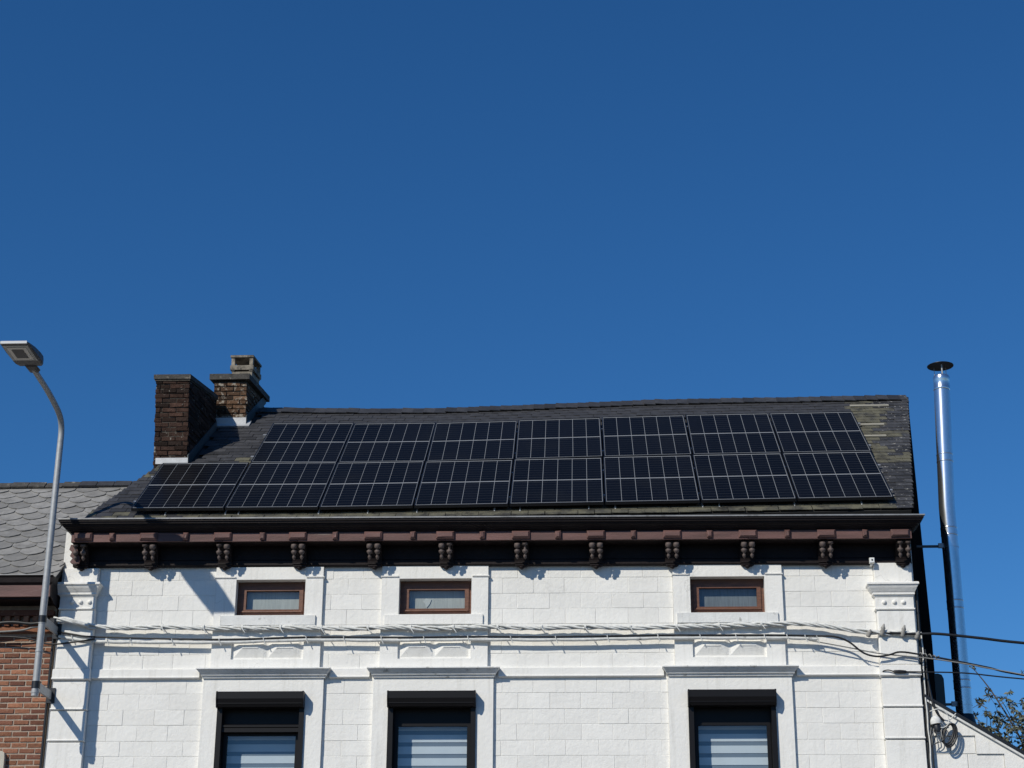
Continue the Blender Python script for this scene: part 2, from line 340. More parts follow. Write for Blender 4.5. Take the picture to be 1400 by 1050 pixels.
# ---- tall windows with roller shutters
for k in range(3):
    w0, w1 = WW[k]; zt = WZ[1]; gl = 5.44 if k == 0 else 5.545
    fr = put('tall_window', holes(MB(), w0-.005, w1+.005, WZ[0], zt-.02, .06, .12, [(w0+.095, w1-.085, WZ[0]+.1, gl)]), BOXBR, house)
    put('sash', holes(MB(), w0+.075, w1-.065, WZ[0]+.06, gl+.045, .052, .10, [(w0+.115, w1-.105, WZ[0]+.12, gl-.012)]), BOXBR, fr)
    put('shutter_box', MB().prism([(-.045,zt),(-.165,zt),(-.172,zt-.008),(-.172,zt-.085),(-.150,zt-.150),(-.135,zt-.178),(.02,zt-.178),(.02,zt-.0)], 'x', w0+.002, w1-.002), BOXBR, fr)
    for x0, x1 in ((w0-.002, w0+.012), (w1-.012, w1+.002)):
        put('end_cap', MB().prism([(-.05,zt+.003),(-.170,zt+.003),(-.178,zt-.008),(-.178,zt-.088),(-.155,zt-.155),(-.14,zt-.184),(-.05,zt-.184)], 'x', x0-.002, x1+.002), BOXBR, fr)
    put('seam', MB().box(w0+.012, w1-.012, -.158, -.14, zt-.142, zt-.134), BOXBR, fr)
    for x0, x1 in ((w0, w0+.062), (w1-.055, w1)):
        put('guide_rail', MB().box(x0, x1, -.075, .03, WZ[0], zt-.179), BOXBR, fr)
    if k == 0:
        put('shutter_slat', MB().prism([(-.03,5.545),(-.045,5.535),(-.045,5.512),(-.03,5.505),(-.015,5.505),(-.015,5.545)], 'x', w0+.06, w1-.055), BOXBR, fr)
        put('shutter_slat', MB().box(w0+.06, w1-.055, -.035, -.02, 5.455, 5.503), BOXBR, fr)
    put('pane', MB().add([(w0+.11,.075,WZ[0]+.1),(w1-.10,.075,WZ[0]+.1),(w1-.10,.075,gl-.008),(w0+.11,.075,gl-.008)], [(0,1,2,3)]), GLASS, fr, fix=False)
    z = gl+.05; i = 0
    while z > WZ[0]+.05:
        put('blind_band', MB().box(w0+.03, w1-.03, .200, .203, z-.088, z), BLINDW, fr)
        put('sheer_band', MB().box(w0+.03, w1-.03, .2065, .2085, z-.140, z-.086), BLINDS, fr)
        z -= .137
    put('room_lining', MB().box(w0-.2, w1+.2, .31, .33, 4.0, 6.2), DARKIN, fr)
# ---- pilasters
def pilaster(x0, x1, zc, zs_, studs, zb):
    p = put('pilaster', MB().box(x0+.012, x1-.012, -.058, .01, 0, 7.45), PLASTER, house)
    put('necking_block', MB().cbox(x0, x1, -.066, 0, zc+.005, 7.448, .006), PLASTER, p)
    put('capital', MB().loft([(x0-.02,x1+.0,-.08,zc+.012),(x0-.10,x1+.05,-.168,zc+.006),(x0-.105,x1+.055,-.178,zc-.006),(x0-.105,x1+.055,-.178,zc-.024),(x0-.095,x1+.045,-.165,zc-.03),(x0-.080,x1+.03,-.150,zc-.062),(x0-.052,x1+.012,-.125,zc-.10),(x0-.04,x1+.006,-.115,zc-.112),(x0-.04,x1+.006,-.115,zc-.135),(x0-.022,x1-.004,-.098,zc-.142),(x0-.02,x1-.004,-.096,zc-.155)], 0), PLASTER, p)
    put('frieze_block', MB().box(x0-.012, x1-.01, -.086, 0, zb+.016, zc-.154), PLASTER, p)
    for x in studs:
        put('stud', MB().lathe([(.029,0),(.028,.35),(.021,.75),(.008,1)], (x, -.084, zs_), (x, -.110, zs_), 10), PLASTER, p)
    put('astragal', MB().loft([(x0-.014,x1-.008,-.086,zb+.018),(x0-.022,x1+.0,-.098,zb+.012),(x0-.022,x1,-.098,zb-.002),(x0-.01,x1-.01,-.084,zb-.008)], 0), PLASTER, p)
    zz = [zb-.010, 6.203]
    put('block', MB().cbox(x0, x1, -.082, 0, zz[1]+.004, zz[0], .012), PLASTER, p)
    put('band', MB().loft([(x0-.01,x1+.008,-.088,6.205),(x0-.016,x1+.012,-.104,6.197),(x0-.016,x1+.012,-.108,6.098),(x0-.02,x1+.014,-.116,6.092),(x0-.02,x1+.014,-.116,6.080),(x0-.006,x1+.004,-.084,6.066)], 0), PLASTER, p)
    z = 6.062
    for zn in (5.708, 5.338, 4.962, 4.59, 4.22, 3.85):
        put('block', MB().loft([(x0+.004,x1-.004,-.070,z-.001),(x0,x1,-.082,z-.012),(x0,x1,-.084,zn+.030),(x0-.008,x1+.006,-.094,zn+.024),(x0-.010,x1+.008,-.097,zn+.014),(x0-.004,x1+.004,-.088,zn+.006),(x0+.01,x1-.01,-.062,zn+.002)], 0), PLASTER, p)
        z = zn-.004
pilaster(-.815, -.392, 7.245, 7.02, (-.68, -.573, -.465), 6.935)
pilaster(8.972, 9.418, 7.180, 6.955, (9.062, 9.182, 9.288), 6.870)

# ---- cornice
OFF = lambda x: .018-.0037*(x+.85)
def xr(y): e = (-y-.30)*.94; return -.70-e, 9.41+e
def rings(pr): return [(*xr(y), y, z) for y, z in pr]
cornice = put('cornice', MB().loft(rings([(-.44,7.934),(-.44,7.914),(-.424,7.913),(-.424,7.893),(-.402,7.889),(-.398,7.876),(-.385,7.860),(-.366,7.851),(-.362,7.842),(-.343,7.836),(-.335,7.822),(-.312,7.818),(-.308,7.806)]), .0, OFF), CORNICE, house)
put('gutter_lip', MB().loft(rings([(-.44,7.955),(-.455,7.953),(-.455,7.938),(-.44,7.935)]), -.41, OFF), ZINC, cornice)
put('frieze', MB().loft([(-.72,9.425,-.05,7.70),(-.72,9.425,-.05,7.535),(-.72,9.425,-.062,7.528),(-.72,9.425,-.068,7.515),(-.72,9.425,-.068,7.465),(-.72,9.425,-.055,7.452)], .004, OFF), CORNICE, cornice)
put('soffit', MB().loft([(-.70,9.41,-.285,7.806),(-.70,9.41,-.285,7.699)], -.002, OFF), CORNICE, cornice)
BX = [-.677, .251, 1.157, 2.069, 2.985, 3.854, 4.764, 5.662, 6.573, 7.472, 8.402, 9.318]
SX = [-.194, .704, 1.642, 2.523, 3.463, 4.302, 5.208, 6.110, 7.018, 7.939, 8.857]
edges = sorted([-.70]+[x for b in SX for x in (b,)]+[b for b in BX[1:-1]]+[9.41])
for a, b in zip(edges, edges[1:]):
    d = random.uniform(-.005, .004); o_ = (OFF(a)+OFF(b))/2+random.uniform(-.002,.002)
    put('fascia_board', MB().cbox(a+.001, b-.001, -.303+d, -.284, 7.695+o_, 7.805+o_, .004, .001), FASCIA, cornice, fix=False)
for x in BX:
    o_ = OFF(x); x0, x1 = x-.108, x+.108
    if x < -.6: x0, x1 = -.66, -.44
    if x > 9.2: x0, x1 = 9.16, 9.38
    t = random.uniform(-.004, .004)
    put('fascia_block', MB().cbox(x0, x1, -.342+t, -.30, 7.712+o_, 7.806+o_, .022, .002), FASCIA, cornice, fix=False)
for x in SX:
    o_ = OFF(x)
    put('small_fascia_block', MB().cbox(x-.032, x+.032, -.345, -.30, 7.713+o_, 7.801+o_, .018, .004), FASCIA, cornice, fix=False)
def bracket(x, nd=2, scroll=False):
    o_ = OFF(x); wd = .085
    body = [(-.045,7.698+o_),(-.245,7.698+o_),(-.245,7.672+o_),(-.205,7.655+o_),(-.160,7.60+o_),(-.120,7.55+o_),(-.100,7.50+o_),(-.095,7.47+o_),(-.045,7.45+o_)]
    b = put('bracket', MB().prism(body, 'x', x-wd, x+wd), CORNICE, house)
    for dx in (-.047, .047):
        prof = [(.006,0),(.030,.02),(.036,.10),(.037,.22),(.027,.30),(.014,.33),(.013,.36),(.033,.43),(.036,.50),(.026,.60),(.014,.66),(.012,.70),(.021,.77),(.022,.84),(.012,.94),(.003,1)]
        if scroll or random.random() < .15:
            prof = [(.030,.0),(.032,.12),(.014,.14),(.013,.36),(.033,.43),(.036,.50),(.026,.60),(.014,.66),(.012,.70),(.021,.77),(.022,.84),(.012,.94),(.003,1)]
            n = 4
        else: n = 12
        put('turned_drop', MB().lathe(prof, (x+dx, -.280, 7.668+o_), (x+dx, -.215, 7.482+o_), 12), DROP, b)
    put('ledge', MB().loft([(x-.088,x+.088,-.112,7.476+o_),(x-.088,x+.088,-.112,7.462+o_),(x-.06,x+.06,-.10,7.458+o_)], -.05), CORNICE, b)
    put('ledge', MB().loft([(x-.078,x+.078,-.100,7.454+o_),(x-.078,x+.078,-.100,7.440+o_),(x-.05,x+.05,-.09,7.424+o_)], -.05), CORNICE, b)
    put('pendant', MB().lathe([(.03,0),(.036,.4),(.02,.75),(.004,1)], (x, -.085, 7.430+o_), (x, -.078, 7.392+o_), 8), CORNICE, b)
    if x < 0:
        pl = [(-.105,7.69),(-.045,7.69),(-.03,7.66),(-.015,7.62),(-.02,7.58),(.005,7.55),(.02,7.50),(.01,7.46),(-.08,7.455),(-.10,7.475),(-.07,7.52),(-.105,7.55),(-.085,7.60),(-.12,7.63)]
        put('scroll_plate', MB().prism([(x-.02+a, c+o_) for a, c in pl], 'y', -.205, -.17), FASCIA, b)
for i, x in enumerate(BX): bracket(x if i else -.60, scroll=(i in (0, 11)))

# ---- roof
PITCH = R(37.424); cp, sp_ = math.cos(PITCH), math.sin(PITCH)
E_T = [(-.6,-.015),(0,-.015),(2.5,-.02),(4.6,0),(9.2,.045),(10,.05)]
R_T = [(0,-.02),(1,-.03),(2.6,-.065),(3.44,-.068),(4.5,-.04),(5.5,-.005),(6.6,.028),(8.7,.042),(10.2,.057)]
S_R = 4.445
def rp(x, s, off=0.):
    t = min(max(s/S_R, 0), 1)
    return Vector((x, -.33+s*cp-off*sp_, 8.14+s*sp_+off*cp+(1-t)*lerp_tab(E_T, x)+t*lerp_tab(R_T, x)))
def XL(y): return -.52+.31*(y+.30)
def XR(y): return 9.46+.195*(y+.376)
def YS(s): return -.33+s*cp
rb = MB(); nx, ns = 40, 12
def sheet(off):
    vs_ = []
    for j in range(ns+1):
        s = -.14+(S_R+.14)*j/ns; a, b = XL(YS(s))+.03, XR(YS(s))-.03
        vs_ += [rp(a+(b-a)*i/nx, s, off) for i in range(nx+1)]
    for j in range(1, ns+1):                                # rear slope
        s = S_R*(1-j/ns); yy = 2*YS(S_R)-YS(s); a, b = XL(yy)+.03, XR(yy)-.03
        for i in range(nx+1):
            x = a+(b-a)*i/nx; q = rp(x, s, off); vs_.append((x, yy, q.z))
    return vs_
top_, bot_ = sheet(-.122), sheet(-.20); n1 = nx+1; rows = 2*ns+1
rb.add(top_, [(j*n1+i, j*n1+i+1, (j+1)*n1+i+1, (j+1)*n1+i) for j in range(rows-1) for i in range(nx)])
rb.add(bot_, [(j*n1+i, (j+1)*n1+i, (j+1)*n1+i+1, j*n1+i+1) for j in range(rows-1) for i in range(nx)])
nb = n1*rows
per = [(j*n1, (j+1)*n1) for j in range(rows-1)]+[((j+1)*n1+nx, j*n1+nx) for j in range(rows-1)]+[(i+1, i) for i in range(nx)]+[((rows-1)*n1+i, (rows-1)*n1+i+1) for i in range(nx)]
base = len(rb.v)-2*nb
for a, b in per: rb.f.append((base+a, base+b, base+nb+b, base+nb+a)); rb.s.append(False)
roof = put('roof', rb, UNDER, house)
def slate_mesh(wd, ln, th, tilt, jit):
    mb = MB(); h = wd/2; j = lambda: random.uniform(-jit, jit)
    lo = [(-h+j(), j(), tilt), (h+j(), j(), tilt), (h, ln, 0), (-h, ln, 0)]
    v_ = [(x, y, z) for x, y, z in lo]+[(x, y, z+th) for x, y, z in lo]
    return mb.add(v_, [(3,2,1,0),(4,5,6,7),(0,1,5,4),(1,2,6,5),(2,3,7,6),(3,0,4,7)])
SW, SE = .20, .130
roofR = Matrix.Rotation(PITCH, 4, 'X')
def s_meshes(ma, n=5): return [slate_mesh(SW-.006, .255, .0075, .011, .004).mesh('slate', ma) for _ in range(n)]
SM = {k: s_meshes(k) for k in (SLATE, SLATE_R, SLATE_M)}
CHIM = [(-.20, .42, 1.28, 2.62), (.22, .90, 2.64, 3.7)]
singles, joined = [], []
k = 0
while True:
    s = -.135+SE*k
    if s > S_R-.16: break
    y = YS(s); xl, xrr = XL(y), XR(y)
    sh = (k % 2)*SW/2
    pl = 0 if s < 1.72 else 1.154
    full = s < .12 or s > 3.52
    def ok(x): return not any(a < x < b and c-.1 < y+.05 < d for a, b, c, d in CHIM)
    xs = []
    x = xrr-.10+(SW/2 if k % 2 else 0)
    lim = xl+.1 if full else 9.12
    while x > lim:
        xs.append((x, 'b' if full and x < 9.2 else 'r')); x -= SW
    if not full:
        x = xl+.1-(SW/2 if k % 2 else 0)
        while x < pl+.12: xs.append((x, 'l')); x += SW
    elif k % 2: xs.append((xl+.0, 'l'))
    for x, reg in xs:
        if not ok(x): continue
        cut = None
        if x+SW/2 > xrr+.012: x = xrr-.045; cut = .5
        if x-SW/2 < xl-.012: x = xl+.048; cut = .5
        ma = SLATE
        if reg == 'r':
            ma = SLATE_R
            if .9 < y < 3.0 and random.random() < 1.3-(x-9.25)*2.1: ma = SLATE_M
            if y < -.2: ma = SLATE_M if random.random() < .3 else SLATE_R
        elif s < .12: ma = SLATE_M if x > .6 or random.random() < .5 else SLATE
        elif reg == 'l' and x > pl-.22 and 1.3 < s < 2.2 and random.random() < .6: ma = SLATE_M
        P = rp(x+random.uniform(-.004,.004), s+random.uniform(-.012,.006), -.108+random.uniform(0,.004))
        mt = Matrix.Translation(P) @ roofR @ Matrix.Rotation(random.uniform(-.012,.012), 4, 'Z') @ (Matrix.Scale(cut, 4, (1,0,0)) if cut else Matrix.Identity(4))
        pri = {'l': 0, 'r': 0, 'b': 1}[reg]
        if reg == 'b': pri = 1 if s < 0 else 3
        singles.append((pri, ma, mt))
    k += 1
singles.sort(key=lambda t: t[0])
jm = {}
for i, (pri, ma, mt) in enumerate(singles):
    me = random.choice(SM[ma])
    if i < 300: inst('slate', me, mt, roof)
    else:
        mb = jm.setdefault(ma, MB()); mb.add([mt @ v.co for v in me.vertices], [tuple(p.vertices) for p in me.polygons])
allj = MB(); 
if jm:
    mats = list(jm); me = None; vv, ff, mi = [], [], []
    for q, ma in enumerate(mats):
        n = len(vv); vv += jm[ma].v; ff += [tuple(i+n for i in f) for f in jm[ma].f]; mi += [q]*len(jm[ma].f)
    me = bpy.data.meshes.new('slate_courses'); me.from_pydata(vv, [], ff)
    for ma in mats: me.materials.append(ma)
    me.polygons.foreach_set('material_index', mi)
    o = put('slate_courses', me, None, roof); o['kind'] = 'stuff'
# ridge slates, stepped along the sagging ridge
x = XL(YS(S_R))+.20; i = 0
RM = [slate_mesh(.164, .245, .012, .012, .005).mesh('ridge_slate', SLATE) for _ in range(4)]
while x < XR(YS(S_R))-.075:
    P = rp(x, S_R-.225+random.uniform(-.006,.006), -.088+random.uniform(-.004,.006))
    mt = Matrix.Translation(P) @ roofR @ Matrix.Rotation(R(3.2)+random.uniform(-.02,.02), 4, 'Y')
    inst('ridge_slate', random.choice(RM), mt, roof); x += .158
for x0, x1, s, z_ in ((9.26,9.80,3.975,0),(9.27,9.60,3.10,0),(9.25,9.55,2.60,0)):
    a = rp((x0+x1)/2, s, -.082); h = (x1-x0)/2
    inst('exposed_lath', MB().box(-h, h, -.02, .03, -.004, .012).mesh('exposed_lath', LATH), Matrix.Translation(a) @ roofR, roof)
# gable and party wall
yr_, zr_ = YS(S_R), rp(9.5, S_R, -.20).z
ze = rp(9.5, -.1, -.21).z
def gable(name, X, ma, inward):
    prof = [(.05,0),(.05,8.08),(yr_,10.60),(2*yr_+.1,8.0),(2*yr_+.1,0)]
    n = len(prof); a = [(X(y), y, z) for y, z in prof]; b = [(X(y)+inward, y, z) for y, z in prof]
    mb = MB().add(a+b, [tuple(range(n)), tuple(range(2*n-1, n-1, -1))]+[(i, (i+1) % n, n+(i+1) % n, n+i) for i in range(n)])
    return put(name, mb, ma, house)
gb = gable('gable_wall', lambda y: 9.475+.207*y, GABLE, -.25)
gable('party_wall', lambda y: -.60+.31*(y+.30) if y > .02 else -.5, GABLE, .2)
put('rear_wall', MB().box(1.6, 10.6, 2*yr_-.30, 2*yr_-.06, 0, 8.0), PLASTER, house)
vb = MB()
for s0, s1 in ((-.12, S_R),):
    a, b = rp(XR(YS(s0)), s0, -.105), rp(XR(YS(s1)), s1, -.105)
    for p_ in (a, b): pass
    q = Vector((-.035, .007, 0)); d = Vector((0, .6, -.8))*.10
    vb.add([a, b, b+d, a+d, a+q, b+q, b+q+d, a+q+d], [(0,1,2,3),(7,6,5,4),(0,4,5,1),(1,5,6,2),(2,6,7,3),(3,7,4,0)])
put('verge_board', vb, GABLE, house)

# ---- chimneys
def brick_mesh(L, H, D, ma, j=.004, c=.007):
    return MB().cbox(-L/2, L/2, 0, D, -H/2, H/2, c, j).mesh('brick', ma)
def chimney(name, x0, y0, wd, dp, zb, zt, skew, lean, rise, ma, label):
    """front-left corner x0,y0; depth runs back with a skew; the top rises towards the rear"""
    ch = put(name, MB().box(.012, wd-.012, .012, dp-.012, zb, zt-.01), SOOTM, house); ch['label'] = label
    mt = Matrix.Translation((x0, y0, 0)) @ Matrix(((1, skew, lean, -lean*zb), (0, 1, 0, 0), (0, 0, 1, 0), (0, 0, 0, 1)))
    for v in ch.data.vertices:
        co = v.co.copy(); co.z += rise*co.y/dp if co.z > zb+.1 else 0; v.co = mt @ co
    L, H = .182, .058
    F = [brick_mesh(L, H, .06, ma) for _ in range(5)]; Hf = [brick_mesh(.088, H, .06, ma) for _ in range(3)]
    ang = math.atan(skew)
    faces = [(lambda u: (u, 0), wd, 0.), (lambda u: (wd, u), dp, math.pi/2), (lambda u: (0, dp-u), dp, -math.pi/2)]
    z = zb+.04; c = 0
    while z < zt+rise:
        for fi, (fn, W, rot) in enumerate(faces):
            u = .0+(.0 if (c+fi) % 2 else -.095)
            while u < W-.02:
                a, b = max(u, 0.), min(u+L+.008, W)
                if b-a > .05:
                    xx, yy = fn((a+b)/2)
                    ztop = zt+rise*yy/dp
                    roofz = 8.014+.765*(y0+yy+.33)
                    if z+.03 < ztop and z > roofz-.12:
                        sc_ = (b-a-.008)/L
                        loc = mt @ Vector((xx, yy, z)); 
                        o = inst('brick', random.choice(F), Matrix.Translation(loc) @ Matrix.Rotation(rot-(ang if rot else 0), 4, 'Z') @ Matrix.Translation((0, random.uniform(-.012,.006), random.uniform(-.004,.004))) @ Matrix.Rotation(random.uniform(-.03,.03), 4, 'Y') @ Matrix.Rotation(random.uniform(-.05,.05), 4, 'Z') @ Matrix.Scale(sc_, 4, (1,0,0)), ch)
                u += L+.008
        z += .068; c += 1
    return ch, mt
def skewbox(mt, x0, x1, y0, y1, zf, zbk, th):
    v = [(x0,y0,zf),(x1,y0,zf),(x1,y1,zbk),(x0,y1,zbk)]
    v = [mt @ Vector(p) for p in v]+[mt @ Vector((p[0], p[1], p[2]+th)) for p in v]
    return MB().add(v, [(3,2,1,0),(4,5,6,7),(0,1,5,4),(1,2,6,5),(2,3,7,6),(3,0,4,7)])
def flashing(ch, mt, wd, dp, y0, zfront, h):
    rz = lambda y: 8.014+.765*(y0+y+.33)-.05
    put('apron_flashing', skewbox(mt, .035, wd+.012, -.022, .02, zfront-.03, zfront-.03, h), LEAD, ch)
    n = 1
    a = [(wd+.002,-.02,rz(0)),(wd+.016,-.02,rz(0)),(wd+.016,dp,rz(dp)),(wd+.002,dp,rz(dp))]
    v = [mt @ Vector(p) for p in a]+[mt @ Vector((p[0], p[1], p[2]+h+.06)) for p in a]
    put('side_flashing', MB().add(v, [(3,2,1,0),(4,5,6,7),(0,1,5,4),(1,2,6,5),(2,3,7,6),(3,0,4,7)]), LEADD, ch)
c1, m1 = chimney('chimney', -.165, 1.315, .455, 1.20, 8.75, 10.455, .10, -.045, .16, SOOT, 'tall dark brick chimney stack nearest the front with flat cement cap')
put('cap', skewbox(m1, -.025, .475, -.025, 1.225, 10.455, 10.62, .065), CAPC, c1)
put('cap_course', skewbox(m1, -.012, .463, -.012, 1.21, 10.43, 10.595, .025), SOOTM, c1)
flashing(c1, m1, .455, 1.20, 1.315, 9.275, .085)
c2, m2 = chimney('chimney', .27, 2.66, .475, .90, 9.7, 10.955, .11, -.02, .03, SOOT2, 'shorter pale-spotted brick chimney on the ridge with slab and cement cowl')
put('cap', skewbox(m2, -.05, .525, -.06, .96, 10.955, 10.985, .085), CAPC, c2)
flashing(c2, m2, .475, .90, 2.66, 10.315, .10)
put('apron', MB().add([rp(.30,3.60,-.08), rp(.80,3.60,-.08), rp(.80,3.80,-.07), rp(.30,3.80,-.07), rp(.30,3.60,-.092), rp(.80,3.60,-.092), rp(.80,3.80,-.09), rp(.30,3.80,-.09)], [(0,1,2,3),(7,6,5,4),(0,4,5,1),(1,5,6,2),(2,6,7,3),(3,7,4,0)]), LEAD, c2)
cx0, cx1, cy0, cy1, cz = .205, .515, .10, .48, 11.062
cow = put('cowl', skewbox(m2, cx0+.01, cx1-.01, cy0+.01, cy1-.01, cz, cz, .075), CAPP, c2)
for a, b in ((cx0, cy0), (cx1-.05, cy0), (cx0, cy1-.05), (cx1-.05, cy1-.05)):
    put('cowl_post', skewbox(m2, a, a+.05, b, b+.05, cz+.074, cz+.074, .215), CAPP, c2)
put('cowl_louvre', skewbox(m2, cx0-.012, cx1+.012, cy0-.012, cy1+.012, cz+.095, cz+.095, .07), CAPP, c2)
put('cowl_top', skewbox(m2, cx0-.012, cx1+.012, cy0-.015, cy1+.015, cz+.288, cz+.288, .032), CAPP, c2)
put('cowl_liner', skewbox(m2, cx0+.07, cx1-.07, cy0+.07, cy1-.07, cz+.10, cz+.10, .03), DARKIN, c2)

# ------------------------------------------------------------------ solar panels and their rails
PW, PH = 1.134, 1.722
frame_me = MB()
for a in ((0, PW, 0, .011), (0, PW, PH-.011, PH), (0, .011, .011, PH-.011), (PW-.011, PW, .011, PH-.011)): frame_me.box(a[0], a[1], a[2], a[3], -.035, .0025)
frame_me = frame_me.mesh('frame', FRAMEB); fix_normals(frame_me)
back_me = MB().box(.011, PW-.011, .011, PH-.011, -.008, -.0035).mesh('backsheet', BACKS); fix_normals(back_me)
mx, my, gx, gy = .018, .038, .0066, .033
cw = (PW-2*mx-5*gx)/6; chh = (PH-2*my-gy)/2
cell_me = MB().box(0, cw, 0, chh, -.0035, -.0012).mesh('cell', CELL); fix_normals(cell_me)
ordn = ['leftmost', 'second', 'third', 'fourth', 'fifth', 'sixth', 'seventh', 'eighth']
def panel(col, row, label):
    x = col*1.154+.01; s = row*1.742
    o0 = rp(x, s); ex = (rp(x+PW, s)-o0).normalized(); ey = (rp(x, s+PH)-o0); ey = (ey-ex*ey.dot(ex)).normalized(); ez = ex.cross(ey)
    mt = Matrix((ex, ey, ez)).transposed().to_4x4(); mt.translation = o0
    t = thing('solar_panel', (0,0,0), label, 'solar panel', 'solar panels on the front roof slope'); t.matrix_world = mt; 
    def sub(n, me, loc=(0,0,0), par=None):
        o = bpy.data.objects.new(n, me); COL.objects.link(o); o.parent = par or t; o.location = loc; return o
    sub('frame', frame_me); bsh = sub('backsheet', back_me)
    for i in range(6):
        for j in range(2): sub('cell', cell_me, (mx+i*(cw+gx), my+j*(chh+gy), 0), bsh)
for c in range(8):
    lab = {0: 'leftmost black solar panel of the lower row, standing alone below the front chimney', 7: 'rightmost black solar panel of the lower row, above the gutter'}.get(c, f'{ordn[c]} black solar panel from the left in the lower row')
    panel(c, 0, lab)
for c in range(1, 8):
    lab = {1: 'leftmost black solar panel of the upper row, beside the chimneys', 7: 'rightmost black solar panel of the upper row, beside exposed laths'}.get(c, f'{ordn[c-1]} black solar panel from the left in the upper row')
    panel(c, 1, lab)
for n, (s, x0, x1, lab) in enumerate(((.36,-.05,9.27,'lowest mounting rail, its silver end left of the lower solar panels'), (1.30,-.05,9.27,'mounting rail under the upper half of the lower solar panels'),
        (2.10,1.10,9.27,'mounting rail under the lower half of the upper solar panels'), (3.05,1.10,9.27,'topmost mounting rail, its silver end left of the upper solar panels'))):
    mb = MB(); xs = [x0+(x1-x0)*i/16 for i in range(17)]
    for a, b in zip(xs, xs[1:]):
        pass
    v, f = [], []
    for x in xs:
        for ds, of in ((-.02,-.076),(.02,-.076),(.02,-.037),(-.02,-.037)): v.append(rp(x, s+ds, of))
    for i in range(16):
        for q in range(4): f.append((4*i+q, 4*i+(q+1) % 4, 4*i+4+(q+1) % 4, 4*i+4+q))
    f += [(3,2,1,0), (64,65,66,67)]
    r = tag(put('mounting_rail', mb.add(v, f), ALU), lab, 'rail', 'mounting rails under the solar panels')
    if n == 0:
        for x in (.42, 1.16, 1.32, 2.3, 2.9, 3.5, 4.44, 4.75, 5.58, 5.9, 6.95, 7.15, 8.05, 8.85):
            a = rp(x, .02, -.10); h = MB(); p0 = rp(x, .34, -.09)
            put('roof_hook', MB().tube([rp(x,.30,-.06), rp(x,.10,-.075), rp(x,.03,-.078), rp(x,.0,-.10)], .011, 6), GALV, r)

# ------------------------------------------------------------------ brick house on the left
nb_ = thing('brick_house', (-2, 0, 0), 'red brick house at the left edge with grey scalloped slate roof', 'house')
nw = put('wall', MB().box(-6, -.885, .007, .3, 0, 7.15), MORTAR, nb_)
BM = [brick_mesh(.178, .050, .04, BRICK, .0028, .004) for _ in range(8)]
z = 6.59; c = 0
while z > 4.75:
    x = -.892-(.0 if c % 2 else .097)
    if c % 2 == 0:
        inst('brick', BM[c % 8], Matrix.Translation((-.892-.043, random.uniform(-.004,.002), z)) @ Matrix.Scale(.47, 4, (1,0,0)), nw)
    while x > -2.75:
        inst('brick', random.choice(BM), Matrix.Translation((x-.0915+random.uniform(-.003,.003), random.uniform(-.004,.003), z+random.uniform(-.002,.002))) @ Matrix.Rotation(random.uniform(-.006,.006), 4, 'Y'), nw)
        x -= .194
    z -= .0672; c += 1
    if c > 27: break
for i in range(18):
    put('dentil', MB().cbox(-.97-.115*i-.06, -.97-.115*i, -.07, .02, 6.74, 6.86, .004, .002), BRICK, nw)
put('corbel_course', MB().box(-3.2, -.90, -.085, .02, 6.862, 6.93), BRICK, nw)
put('corbel_course', MB().box(-3.2, -.90, -.045, .02, 6.66, 6.738), BRICK, nw)
put('lintel_stone', MB().prism([(-1.9,5.24),(-1.36,5.24),(-1.325,5.22),(-1.318,5.16),(-1.318,4.9),(-1.9,4.9)], 'y', -.06, .02), STONE, nw)
fas = put('eaves_fascia', MB().box(-3.2, -.872, -.37, -.335, 7.022, 7.165), FASCIA, nb_)
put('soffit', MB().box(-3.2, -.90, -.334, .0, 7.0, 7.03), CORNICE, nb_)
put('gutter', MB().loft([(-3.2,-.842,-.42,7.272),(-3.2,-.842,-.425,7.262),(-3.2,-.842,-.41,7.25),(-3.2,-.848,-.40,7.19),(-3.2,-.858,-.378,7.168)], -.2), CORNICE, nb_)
put('gutter_rim', MB().box(-3.2, -.840, -.43, -.412, 7.2725, 7.282), ZINC, nb_)
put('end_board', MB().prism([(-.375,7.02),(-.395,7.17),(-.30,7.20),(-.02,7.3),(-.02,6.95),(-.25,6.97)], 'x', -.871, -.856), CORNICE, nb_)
NP = R(40.); ncs, nsn = math.cos(NP), math.sin(NP)
def npnt(x, s, off=0.): return Vector((x, -.30+s*ncs-off*nsn, 7.275+s*nsn+off*ncs+.008*(x+2.4)))
S_N = 2.93
def nxr(s): return max(-.868, XL(-.30+s*ncs)-.02) if s > .55 else -.868
v, f = [], []
for j in range(13):
    s = -.1+(S_N+.08)*j/12
    v += [npnt(-6, s, -.03), npnt(nxr(s)+.01, s, -.03)]
for j in range(12): f.append((2*j, 2*j+1, 2*j+3, 2*j+2))
for j in range(13):
    s = -.1+(S_N+.08)*j/12; v += [npnt(-6, s, -.10), npnt(nxr(s)+.01, s, -.10)]
for j in range(12): f.append((26+2*j, 26+2*j+2, 26+2*j+3, 26+2*j+1)); f.append((2*j+1, 26+2*j+1, 26+2*j+3, 2*j+3))
f += [(0, 26, 27, 1), (24, 25, 51, 50)]
nroof = put('roof', MB().add(v, f), UNDER, nb_)
put('rear_slope', MB().add([npnt(-6,S_N,-.03), npnt(.3,S_N,-.03), npnt(.3,S_N,-.03)+Vector((0,2.6,-2.1)), npnt(-6,S_N,-.03)+Vector((0,2.6,-2.1))], [(0,1,2,3)]), UNDER, nroof)
